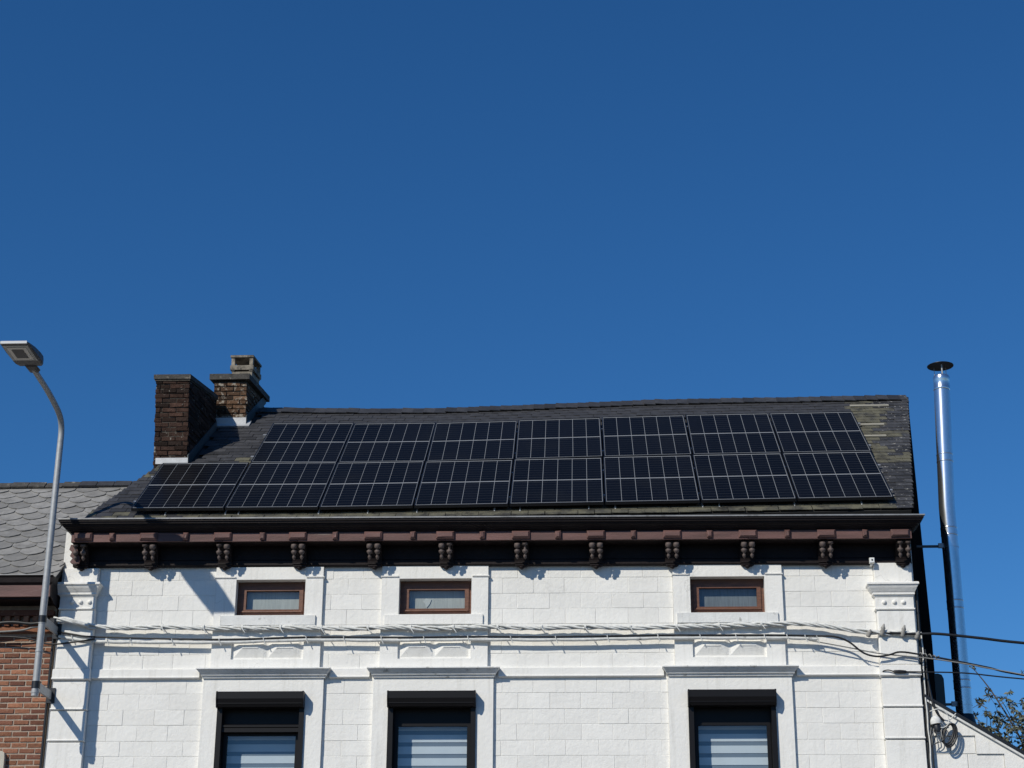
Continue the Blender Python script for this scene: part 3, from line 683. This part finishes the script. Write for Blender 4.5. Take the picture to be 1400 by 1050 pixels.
def scale_mesh():
    W, Ln, th = .300, .36, .010; h = W/2
    prof = [(-h,.115),(-h+.012,.085),(-.085,.035),(-.03,.004),(0,0),(.03,.003),(.085,.032),(h-.012,.08),(h,.11),(h,Ln),(-h,Ln)]
    prof = [(a+random.uniform(-.003,.003), b+random.uniform(-.004,.004)) for a, b in prof]
    tz = lambda b: .024*(1-b/Ln)
    n = len(prof)
    return MB().add([(a, b, tz(b)) for a, b in prof]+[(a, b, tz(b)+th) for a, b in prof], [tuple(range(n-1,-1,-1)), tuple(range(n, 2*n))]+[(i, (i+1) % n, n+(i+1) % n, n+i) for i in range(n)]).mesh('slate', FISH)
FM = [scale_mesh() for _ in range(6)]
nR = Matrix.Rotation(NP, 4, 'X')
s = -.10; r_ = 0
while s < S_N-.14:
    x = -.905-.15-(r_ % 2)*.1525+.305*4
    while x > -3.0:
        if x-.15 < nxr(s)+.0:
            P = npnt(x+random.uniform(-.005,.005), s+random.uniform(-.010,.008), -.025+random.uniform(-.002,.004))
            mt = Matrix.Translation(P) @ nR @ Matrix.Rotation(random.uniform(-.015,.015), 4, 'Z')
            if x+.15 > nxr(s)+.03:
                wv = max(.2, (nxr(s)+.03-(x-.15))/.30); mt = Matrix.Translation(P+Vector((-.15*(1-wv),0,0))) @ nR @ Matrix.Scale(wv, 4, (1,0,0))
            inst('slate', random.choice(FM), mt, nroof)
        x -= .305
    s += .186; r_ += 1
for i in range(16):
    x = -3.2+.235*i
    ma = CAPC if x < -1.45 else SLATE
    P = npnt(x, S_N-.07, .012+random.uniform(0,.02))
    inst('ridge_tile', MB().box(0, .225, -.02, .13, -.012, .012).mesh('ridge_tile', ma), Matrix.Translation(P) @ nR @ Matrix.Rotation(random.uniform(-.02,.02), 4, 'Y'), nroof)

# ------------------------------------------------------------------ street lamp on wall brackets
PX, PY = -.827, -.70
lamp = thing('street_lamp', (PX, PY, 5.75), 'galvanised street lamp on a bent pole bracketed to the left corner', 'street lamp')
arm = smooth_path([(PX,PY,8.86),(PX,PY-.006,9.0),(PX,PY-.06,9.105),(PX,PY-.17,9.170),(PX,PY-.36,9.215),(PX,PY-.69,9.265),(PX,PY-1.0,9.292),(PX,PY-1.30,9.312)], 5)
put('pole', MB().tube([(PX,PY,5.755),(PX,PY,6.2),(PX,PY,7.5),(PX,PY,8.861)], [.042,.042,.040,.037], 14), GALV, lamp)
put('arm', MB().tube(arm, [.0372-.004*i/len(arm) for i in range(len(arm))], 12), GALV, lamp)
for z in (5.80, 6.28, 6.62): put('collar', MB().tube([(PX,PY,z-.012),(PX,PY,z+.012)], .047, 14), GALV, lamp)
for z in (5.885, 6.66):
    b = put('wall_bracket', MB().box(PX-.012, PX+.012, PY-.02, -.06, z-.05, z+.05), GALV, lamp)
    put('foot_plate', MB().box(PX-.05, PX+.05, -.099, -.058, z-.09, z+.09), BLACKM, b)
    put('clamp', MB().tube([(PX,PY,z-.04),(PX,PY,z+.04)], .05, 12), BLACKM, b)
def head():
    v, f = [], []
    secs = [(-2.03,.080,9.335,9.37),(-2.07,.140,9.308,9.393),(-2.16,.162,9.298,9.402),(-2.25,.166,9.297,9.400),(-2.265,.167,9.300,9.400),(-2.5,.168,9.300,9.380),(-2.70,.166,9.308,9.346),(-2.73,.150,9.315,9.338)]
    for y, h, a, b in secs:
        v += [(PX-h+.015,y,a),(PX+h-.015,y,a),(PX+h,y,a+.02),(PX+h,y,b-.01),(PX+h-.03,y,b),(PX-h+.03,y,b),(PX-h,y,b-.01),(PX-h,y,a+.02)]
    n = 8
    for i in range(len(secs)-1):
        for k in range(n): f.append((i*n+k, i*n+(k+1) % n, (i+1)*n+(k+1) % n, (i+1)*n+k))
    f += [tuple(range(n-1,-1,-1)), tuple((len(secs)-1)*n+k for k in range(n))]
    return MB().add(v, f)
hd = put('lamp_head', head(), LAMPG, lamp)
def plate(ya, yb, h, ma, name, dz):
    zf = lambda y: 9.297+.016*(-2.26-y)/.44-dz
    a = [(PX-h,ya,zf(ya)),(PX+h,ya,zf(ya)),(PX+h,yb,zf(yb)),(PX-h,yb,zf(yb))]
    return put(name, MB().add([(x,y,z+.006) for x,y,z in a]+a, [(0,1,2,3),(7,6,5,4),(0,4,5,1),(1,5,6,2),(2,6,7,3),(3,7,4,0)]), ma, hd)
plate(-2.28, -2.69, .145, LENS, 'glass_cover', .008)
plate(-2.315, -2.645, .108, LENSR, 'reflector_rim', .012)
plate(-2.365, -2.595, .066, LAMPG, 'led_module', .016)
put('front_rim', MB().box(PX-.150, PX+.150, -2.742, -2.722, 9.313, 9.343), LAMPT, hd)
put('spigot', MB().loft([(PX-.07,PX+.07,-2.12,9.312),(PX-.055,PX+.055,-2.09,9.290),(PX-.042,PX+.042,-2.03,9.280)], -1.93), LAMPG, hd)

# ------------------------------------------------------------------ cables
def zig(pts, r, name, mat, label, cat='cable', group=None, parent=None, n=6, k=6):
    o = put(name, MB().tube(smooth_path(pts, k), r, n), mat, parent)
    return tag(o, label, cat, group) if parent is None else o
C1 = [(-.858,6.791),(-.633,6.763),(-.406,6.717),(.084,6.705),(1.147,6.689),(2.38,6.682),(3.432,6.676),(4.653,6.677),(6.213,6.668),(7.076,6.680),(7.765,6.703),(8.108,6.692),(8.534,6.645),(8.788,6.609),(9.085,6.581),(9.398,6.561)]
bun = thing('cable_bundle', (4.3,-.12,6.68), 'upper bundle of twisted white painted cables clipped along the facade', 'cable bundle')
path = smooth_path([(x, -.100 if x > -.5 else -.16, z) for x, z in C1], 14)
dist = 0; strands = [[], [], [], []]; prev = path[0]; wob = 0
for p_ in path:
    dist += (p_-prev).length; prev = p_
    for i in range(4):
        a = dist*9.5+i*math.pi/2+math.sin(dist*2.1+i)*.5; rr = .020+.005*math.sin(dist*3.3+i*2)
        strands[i].append(p_+Vector((0, math.cos(a)*rr, math.sin(a)*rr+.006*math.sin(dist*5.1))))
for i in range(4): put('strand', MB().tube(strands[i], .0125 if i else .015, 6), CABLEW, bun)
def clip(x, z, par, drop=.035):
    c = put('clip', MB().tube([(x, .0, z+.0), (x, -.10, z+.004)], .006, 5), CABLEW, par)
    put('clip_collar', MB().tube([(x-.012,-.10,z), (x+.012,-.10,z)], .037, 8), CABLEW, c)
    put('tail', MB().tube([(x+.01,-.14,z-.02),(x+.03,-.15,z-.05),(x+.045,-.14,z-.07)], .006, 5), CABLEW, c)
zc1 = lambda x: lerp_tab(C1, x)
for x in (.45, .95, 1.42, 1.88, 2.37, 2.93, 3.44, 3.95, 4.48, 5.0, 5.52, 6.05, 6.6, 7.1, 7.6): clip(x, zc1(x), bun)
C2 = [(-1.029,6.711),(-.846,6.665),(-.619,6.619),(-.261,6.582),(1.156,6.547),(2.209,6.570),(3.435,6.560),(4.132,6.565),(5.174,6.557),(6.384,6.568),(7.072,6.566),(7.759,6.562),(8.186,6.551),(8.441,6.532),(8.608,6.470),(8.77,6.338),(8.92,6.294),(9.066,6.311),(9.195,6.345),(9.405,6.318),(9.781,6.246),(10.195,6.158),(10.606,6.062),(12.5,5.75),(16,5.5)]
yc = lambda x: -.095 if x < 8.4 else -.13
zig([(x, yc(x)-.012, z) for x, z in C2], .0115, 'black_cable', CABLEB, 'thick black cable running under the white bundle and dipping at the right corner')
low = thing('cable_bundle', (4.3,-.1,6.52), 'lower run of pale sleeved cable just beneath the thin black cable', 'cable bundle')
C3 = [(-.80,6.60),(-.4,6.545),(.084,6.530),(1.156,6.522),(2.2,6.545),(3.1,6.535),(4.132,6.540),(5.174,6.530),(6.384,6.545),(7.3,6.540),(7.9,6.538),(8.25,6.52)]
nseg = 22
P3 = smooth_path([(x, -.088, z) for x, z in C3], 10)
step = len(P3)//nseg
for i in range(nseg+1):
    seg = P3[i*step:(i+1)*step+1]
    if len(seg) < 2: break
    seg = [p_+Vector((0, 0, -.006*math.sin(math.pi*j/(len(seg)-1)))) for j, p_ in enumerate(seg)]
    put('sleeve', MB().tube(seg, .022, 7), CABLEW, low)
    q = seg[-1]
    put('tie', MB().tube([q+Vector((-.008,-.03,.035)), q+Vector((0,-.026,-.0)), q+Vector((.022,-.02,-.05))], .0065, 5), CABLEW, low)
for i, (pts, r, ma, lab) in enumerate((
    ([(9.05,-.11,6.583),(9.398,-.13,6.561),(9.653,-.15,6.556),(10.141,-.16,6.500),(10.643,-.16,6.438),(12.5,-.2,6.25),(16,-.3,6.1)], .017, CABLEB, 'uppermost black overhead cable leaving the right corner of the house'),
    ([(8.15,-.10,6.50),(8.6,-.11,6.41),(8.95,-.12,6.335),(9.3,-.13,6.295),(9.6,-.15,6.255),(10.0,-.16,6.185),(10.4,-.16,6.105),(12.5,-.2,5.72),(16,-.3,5.46)], .0075, CABLEG, 'pale messenger wire stretched beside the thick black cable at the right'),
    ([(9.26,-.115,6.117),(9.432,-.13,6.110),(9.937,-.14,6.092),(10.602,-.15,6.018),(12.5,-.2,5.85),(16,-.3,5.6)], .0085, CABLEB, 'lowest thin black overhead wire at the right corner, from the tensioner'))):
    zig(pts, r, 'overhead_cable', ma, lab, 'cable', 'overhead cables at the right corner')
# tensioner, insulators, coil spring on the right corner
t = thing('wire_tensioner', (9.2,-.1,6.1), 'slim black wire tensioner with hook on the right pilaster band', 'tensioner')
put('body', MB().lathe([(.004,0),(.018,.15),(.021,.5),(.018,.85),(.004,1)], (9.09,-.135,6.118), (9.27,-.135,6.112), 8), BLACKM, t)
put('hook', MB().tube(smooth_path([(9.10,-.135,6.12),(9.05,-.13,6.135),(9.0,-.12,6.13),(8.985,-.10,6.115)], 4), .007, 6), BLACKM, t)
for i, (x, z, lab) in enumerate(((8.86,6.585,'cylindrical cable clamp on the white bundle left of the right pilaster'), (9.02,6.60,'upright insulator on the white bundle, left one on the right pilaster'), (9.26,6.585,'upright insulator on the white bundle, right one on the right pilaster'), (9.42,6.56,'round insulator at the right corner where the cable leaves'))):
    t = thing('cable_insulator', (x,-.1,z), lab, 'insulator', 'insulators on the right corner')
    put('body', MB().lathe([(.014,0),(.032,.1),(.022,.2),(.032,.35),(.022,.5),(.030,.65),(.018,.8),(.008,1)], (x-.02,-.12,z-.055), (x+.012,-.15,z+(.08 if i in (1,2) else .03)), 10), PORC, t)
    put('pin', MB().tube([(x,-.06,z-.03),(x,-.13,z-.03)], .01, 6), GALV, t)
sp = [(9.42+.018*i/2.0, -.14+.018*math.cos(i*1.1), 6.318-.0017*i+.020*math.sin(i*1.1)) for i in range(26)]
zig(sp, .006, 'cable_grip', CABLEG, 'coiled wire grip round the thick black cable at the right corner', 'cable grip', k=3)
# vertical drops down the corner
rnd_path = lambda x, y, z0, z1, amp, n: [(x+random.uniform(-amp,amp), y+random.uniform(-.006,.006), z0+(z1-z0)*i/n) for i in range(n+1)]
for x, y, z0, z1, r, ma, lab in ((9.452,-.03,7.15,0.2,.016,CABLEB,'black cable dropping straight down the edge of the right pilaster'),
        (9.475,-.05,6.6,5.0,.009,CABLEW,'thin white cable hanging down the right corner beside the black one'),
        (9.505,-.03,6.4,0.2,.011,CABLEB,'thin black cable hanging just right of the white corner cable')):
    zig(rnd_path(x, y, z0, z1, .008, 14), r, 'drop_cable', ma, lab, 'cable', 'cables dropping down the right corner', k=4)
zig([(9.505,-.03,6.15),(9.52,-.04,5.95),(9.55,-.05,5.75),(9.60,-.06,5.62),(9.66,-.06,5.55)], .014, 'drop_cable', CABLEB, 'black cable bending from the corner to the junction dome', 'cable', 'cables dropping down the right corner')
jb = thing('junction_dome', (9.56,-.02,5.5), 'white domed junction cap with hanging wires on the lean-to wall', 'junction box')
put('cap', MB().lathe([(.062,0),(.064,.3),(.058,.55),(.040,.85),(.01,1)], (9.562,-.07,5.515), (9.552,-.07,5.612), 14), CABLEW, jb)
put('terminal', MB().lathe([(.045,0),(.05,.5),(.04,1)], (9.575,-.07,5.43), (9.564,-.07,5.512), 10), BLACKM, jb)
put('back_plate', MB().box(9.53, 9.60, -.07, -.0, 5.45, 5.58), GALV, jb)
for a in range(6):
    x0 = 9.50+.03*a
    put('wire', MB().tube(smooth_path([(x0,-.08,5.47),(x0+random.uniform(-.03,.03),-.12,5.40),(x0-.02+random.uniform(-.03,.03),-.10,5.34+random.uniform(-.03,.03)),(9.50,-.06,5.28)], 4), .005, 5), (CABLEG, PORC, CABLEB)[a % 3], jb)
put('wire', MB().tube(smooth_path([(9.50,-.08,5.66),(9.60,-.12,5.68),(9.69,-.1,5.62),(9.70,-.09,5.52),(9.64,-.1,5.47),(9.57,-.09,5.48)], 5), .006, 5), CABLEW, jb)
put('wire', MB().tube([(9.72,-.07,5.56),(9.80,-.06,5.64)], .006, 5), CABLEW, jb)
coil = thing('cable_coil', (9.68,-.05,5.38), 'small coil of slack black cable hanging on the lean-to wall', 'cable coil')
for q in range(3):
    cxx, cz_ = 9.685+.012*q, 5.40-.01*q
    pts = [(cxx+(.062+.006*q)*math.cos(a)+.03*math.sin(a), -.07-.012*q, cz_+(.115+.01*q)*math.sin(a)) for a in [i*2*math.pi/20 for i in range(21)]]
    put('loop', MB().tube(pts, .011, 7), CABLEB, coil)
# messy dark cables under the neighbour's eaves
for i, (pts, r, ma, lab) in enumerate((
    ([(-3.0,-.14,6.74),(-1.9,-.16,6.72),(-1.4,-.16,6.76),(-1.1,-.16,6.74),(-.84,-.16,6.79)], .022, CABLEB, 'thick black cable slung under the brick house eaves'),
    ([(-3.0,-.12,6.66),(-1.9,-.13,6.645),(-1.3,-.14,6.66),(-1.08,-.14,6.705),(-.85,-.13,6.70)], .012, CABLEG, 'grey cable along the top of the brick wall behind the lamp pole'),
    ([(-3.0,-.10,6.60),(-1.7,-.11,6.60),(-1.2,-.12,6.575),(-.9,-.12,6.50),(-.6,-.13,6.52),(-.35,-.12,6.56)], .011, CABLEB, 'thin black cable sagging across the brick wall to the white pilaster'))):
    zig(pts, r, 'eaves_cable', ma, lab, 'cable', 'cables under the brick house eaves')
jx = thing('junction_box', (-.86,-.1,6.75), 'small dark junction box between the two houses under the eaves', 'junction box')
put('casing', MB().cbox(-.895, -.825, -.20, -.10, 6.69, 6.80, .008), LAMPG, jx); put('lid', MB().cbox(-.888, -.832, -.212, -.2005, 6.70, 6.79, .004), BLACKM, jx)
tb = put('corner_sleeve', MB().tube(smooth_path([(-.82,-.15,6.80),(-.72,-.16,6.80),(-.60,-.16,6.76),(-.44,-.14,6.715)], 5), [.014+.012*math.sin(i/15*math.pi) for i in range(16)], 8), CABLEW); tag(tb, 'swollen white cable joint at the left pilaster', 'cable joint')
tag(put('downpipe', MB().tube([(-.882,-.035,0.1),(-.882,-.035,6.6)], .017, 8), BLACKM), 'narrow black pipe in the joint between brick and white houses', 'pipe')
sc_ = thing('security_camera', (8.945,-.09,7.44), 'tiny white cube security camera under the cornice at the right', 'camera')
b = put('casing', MB().cbox(8.917, 8.975, -.150, -.095, 7.425, 7.487, .005), WHITEP, sc_)
put('lens', MB().tube([(8.946,-.1495,7.458),(8.946,-.153,7.458)], .011, 10), BLACKM, b)
put('mount', MB().box(8.932, 8.958, -.10, -.0, 7.412, 7.424), WHITEP, sc_)

# ------------------------------------------------------------------ lean-to at the right
le = thing('lean_to', (10.4, 0, 0), 'low white lean-to with sloping coped wall against the right corner', 'lean-to')
zt_ = lambda x: 5.80-.617*(x-9.512)
lw = put('wall', MB().prism([(9.46,0),(13,0),(13,zt_(13)-.03),(9.46,zt_(9.46)-.03)], 'y', .036, .25), PLASTER, le)
steps = [(9.46,5.395),(10.010,5.395),(10.010,5.186),(10.325,5.186),(10.325,4.98),(10.66,4.98),(10.66,4.77),(11.0,4.77),(11.0,4.5),(11.5,4.5),(11.5,4.2),(13,3.4)]
for a, b in zip(steps, steps[1:]):
    if b[0] > a[0]+.01 and abs(a[1]-b[1]) < 1e-6:
        put('border', MB().prism([(a[0],a[1]),(b[0],a[1]),(b[0],zt_(b[0])-.035),(a[0],zt_(a[0])-.035)], 'y', .002, .04), PLASTER, lw)
rowz = [5.395, 5.186, 4.98, 4.77, 4.56]; rowx = [10.010, 10.325, 10.66, 11.0]
for i in range(4):
    js = [9.46]+[x for x in [9.35+.19*(i % 2)+.37*k_ for k_ in range(6)] if 9.54 < x < rowx[i]-.06]+[rowx[i]]
    for u, v_ in zip(js, js[1:]):
        put('block', MB().cbox(u+.0035, v_-.0035, .022, .04, rowz[i+1]+.0035, rowz[i]-.0035, .0045, .001), PLASTER_B, lw, fix=False)
def strip(y0, y1, d0, d1, name, ma, x0=9.455, x1=13.1):
    return put(name, MB().prism([(x0,zt_(x0)+d0),(x1,zt_(x1)+d0),(x1,zt_(x1)+d1),(x0,zt_(x0)+d1)], 'y', y0, y1), ma, le)
strip(-.035, .26, -.032, .0, 'coping', PLASTER_D); strip(-.055, .28, .002, .036, 'coping_sheet', BLACKM)
rl = put('roof', MB().add([(9.46,.20,zt_(9.46)-.02),(13.1,.20,zt_(13.1)-.02),(13.1,5,zt_(13.1)+1.0),(10.3,5,zt_(10.3)+1.0),(9.46,.2,zt_(9.46)-.1),(13.1,.2,zt_(13.1)-.1),(13.1,5,zt_(13.1)+.8),(10.3,5,zt_(10.3)+.8)],
    [(0,1,2,3),(7,6,5,4),(0,4,5,1),(1,5,6,2),(2,6,7,3),(3,7,4,0)]), UNDER, le)

# ------------------------------------------------------------------ stainless flue
FY = 1.5; FR = .1035
fl = thing('flue_pipe', (10.21, FY, 5.6), 'tall stainless steel flue pipe with flat rain cap beside the gable', 'flue')
fx = lambda z: 10.213+max(0, z-8.6)*.040
zz = [5.60, 6.30, 7.32, 8.283, 9.283, 10.26]
for a, b in zip(zz, zz[1:]):
    put('pipe_section', MB().tube([(fx(a+(b-a)*i/6)+random.uniform(-.001,.001), FY, a+(b-a)*i/6) for i in range(7)], FR, 40), STEEL, fl)
    if a > 5.7:
        put('joint_sleeve', MB().tube([(fx(a-.05), FY, a-.050),(fx(a+.05), FY, a+.050)], FR+.0022, 40), STEEL, fl)
        for d in (-.050, .046):
            put('joint_bead', MB().lathe([(FR+.002,0),(FR+.005,.3),(FR+.005,.7),(FR+.002,1)], (fx(a+d), FY, a+d-.009), (fx(a+d), FY, a+d+.009), 40), STEEL, fl)
put('top_collar', MB().lathe([(FR+.001,0),(FR+.005,.04),(FR+.005,.16),(FR+.002,.20),(FR+.002,.62),(FR+.005,.66),(FR+.005,.9),(FR-.004,1)], (fx(10.23),FY,10.23), (fx(10.44),FY,10.44), 40), STEEL, fl)
for a in range(3):
    an = a*2*math.pi/3-1.57
    put('cap_strut', MB().tube([(fx(10.4)+.09*math.cos(an),FY+.09*math.sin(an),10.39),(fx(10.4)+.09*math.cos(an),FY+.09*math.sin(an),10.585)], .004 if a else .011, 6), GALV, fl)
put('rain_cap', MB().lathe([(.172,0),(.175,.15),(.168,.25),(.10,.6),(.01,1)], (fx(10.4),FY,10.58), (fx(10.4),FY,10.615), 40), BLACKM, fl)
put('roof_collar', MB().lathe([(.17,0),(.15,.4),(.108,1)], (10.213,FY,5.62), (10.213,FY,5.92), 24), BLACKM, fl)
for z in (8.09, 6.05):
    b = put('wall_bracket', MB().box(9.74, 10.13, FY-.015, FY+.015, z-.014, z+.014), LAMPG, fl)
    put('clamp', MB().tube([(fx(z),FY,z-.022),(fx(z),FY,z+.022)], FR+.004, 32), STEEL, b)
    put('bolt_block', MB().box(10.055, 10.115, FY-.05, FY-.016, z-.03, z+.03), GALV, b)
tag(put('vent_box', MB().prism([(10.70,6.6),(10.835,6.6),(10.835,7.30),(10.81,7.36),(10.76,7.38),(10.70,7.38)], 'y', 5.9, 6.1), GREENB), 'dark green box with rounded top on the gable beside the lean-to', 'box')

# ------------------------------------------------------------------ tree behind the lean-to
tr = thing('garden_tree', (12.9, 9.2, 0), 'leafy tree with thin arching shoots behind the lean-to at the right edge', 'tree')
tk = MB(); lf = MB()
def leaf(p, d, sz):
    d = d.normalized(); sd = d.cross(Vector((random.uniform(-1,1), random.uniform(-1,1), random.uniform(-.4,1)))).normalized(); nn = d.cross(sd)
    a = p; b = p+d*sz*.5+sd*sz*.22+nn*sz*.06; c = p+d*sz; e = p+d*sz*.5-sd*sz*.22+nn*sz*.06
    lf.add([a, b, c, e], [(0,1,2),(0,2,3)])
def branch(p, d, ln, r, lev):
    pts = [p]; n = 6; q = d.copy()
    for i in range(n):
        q = (q+Vector((random.uniform(-.2,.2), random.uniform(-.2,.2), random.uniform(-.08,.16)-.06*(lev > 1)))).normalized(); pts.append(pts[-1]+q*ln/n)
    tk.tube(pts, [max(.004, r*(1-.75*i/n)) for i in range(n+1)], 5)
    if lev < 4:
        for i in range(1, n+1):
            for _ in range(2 if lev else 3):
                if random.random() < (.85 if lev < 2 else .62):
                    dd = (q*.5+Vector((random.uniform(-1,1), random.uniform(-1,1), random.uniform(-.35,.9)))).normalized()
                    branch(pts[i], dd, ln*random.uniform(.42,.62), r*.5, lev+1)
    if lev >= 2:
        for i in range(1, n+1):
            for _ in range(4 if lev > 2 else 3):
                leaf(pts[i]+Vector((random.uniform(-.02,.02),)*3), Vector((random.uniform(-1,1), random.uniform(-1,1), random.uniform(-.9,.5))), random.uniform(.08,.15))
tk.tube([(12.9,9.2,0),(12.85,9.2,2),(12.95,9.2,4),(12.9,9.2,5.6)], [.16,.13,.11,.08], 8)
def shoot(pts, r, dens, sz):
    q = smooth_path(pts, 6); tk.tube(q, [max(.004, r*(1-.85*i/len(q))) for i in range(len(q))], 5)
    for i, p_ in enumerate(q):
        if i < 4 or random.random() > dens: continue
        td = (q[min(i+1, len(q)-1)]-q[i-1]).normalized()
        e = p_+(td*.4+Vector((random.uniform(-1,1), random.uniform(-1,1), random.uniform(-.7,.7)))).normalized()*random.uniform(.06,.20)
        tk.tube([p_, e], .0035, 4)
        for _ in range(random.randint(4, 8)):
            leaf(p_.lerp(e, random.uniform(.3,1)), Vector((random.uniform(-1,1), random.uniform(-1,1), random.uniform(-1,.35))), random.uniform(.6,1.15)*sz)
random.seed(21)
for n in range(120):
    a0 = Vector((12.9+random.uniform(-.25,.25), 9.2+random.uniform(-.3,.3), 4.9+random.uniform(0,.6)))
    ex = random.uniform(11.95, 14.8); top = 7.62 if ex < 12.35 else 7.30+.25*random.random()
    ez = random.uniform(6.2, top) if ex > 12.25 else random.uniform(6.9, top)
    mid = a0.lerp(Vector((ex, 9.2, ez)), .5)+Vector((random.uniform(-.25,.25), random.uniform(-.5,.5), random.uniform(-.1,.3)))
    shoot([a0, mid, Vector((ex, 9.2+random.uniform(-.9,.9), ez)), Vector((ex+random.uniform(-.25,.1), 9.2+random.uniform(-.9,.9), ez+random.uniform(-.15,.22)))], .011, .95, .095)
shoot([(12.9,9.0,6.0),(12.62,9.0,6.9),(12.25,9.0,7.65),(11.98,9.0,8.06),(11.9,9.0,8.13)], .022, .35, .08)
shoot([(13.3,9.0,6.3),(13.0,9,7.4),(12.86,9,7.75),(12.76,9,8.02)], .014, .55, .07)
shoot([(13.4,9.0,6.3),(13.1,9,7.1),(12.85,9,7.45),(12.70,9,7.52)], .014, .9, .11)
put('trunk', tk, BARK, tr, fix=False); o = put('crown', lf, LEAF, tr, fix=False)
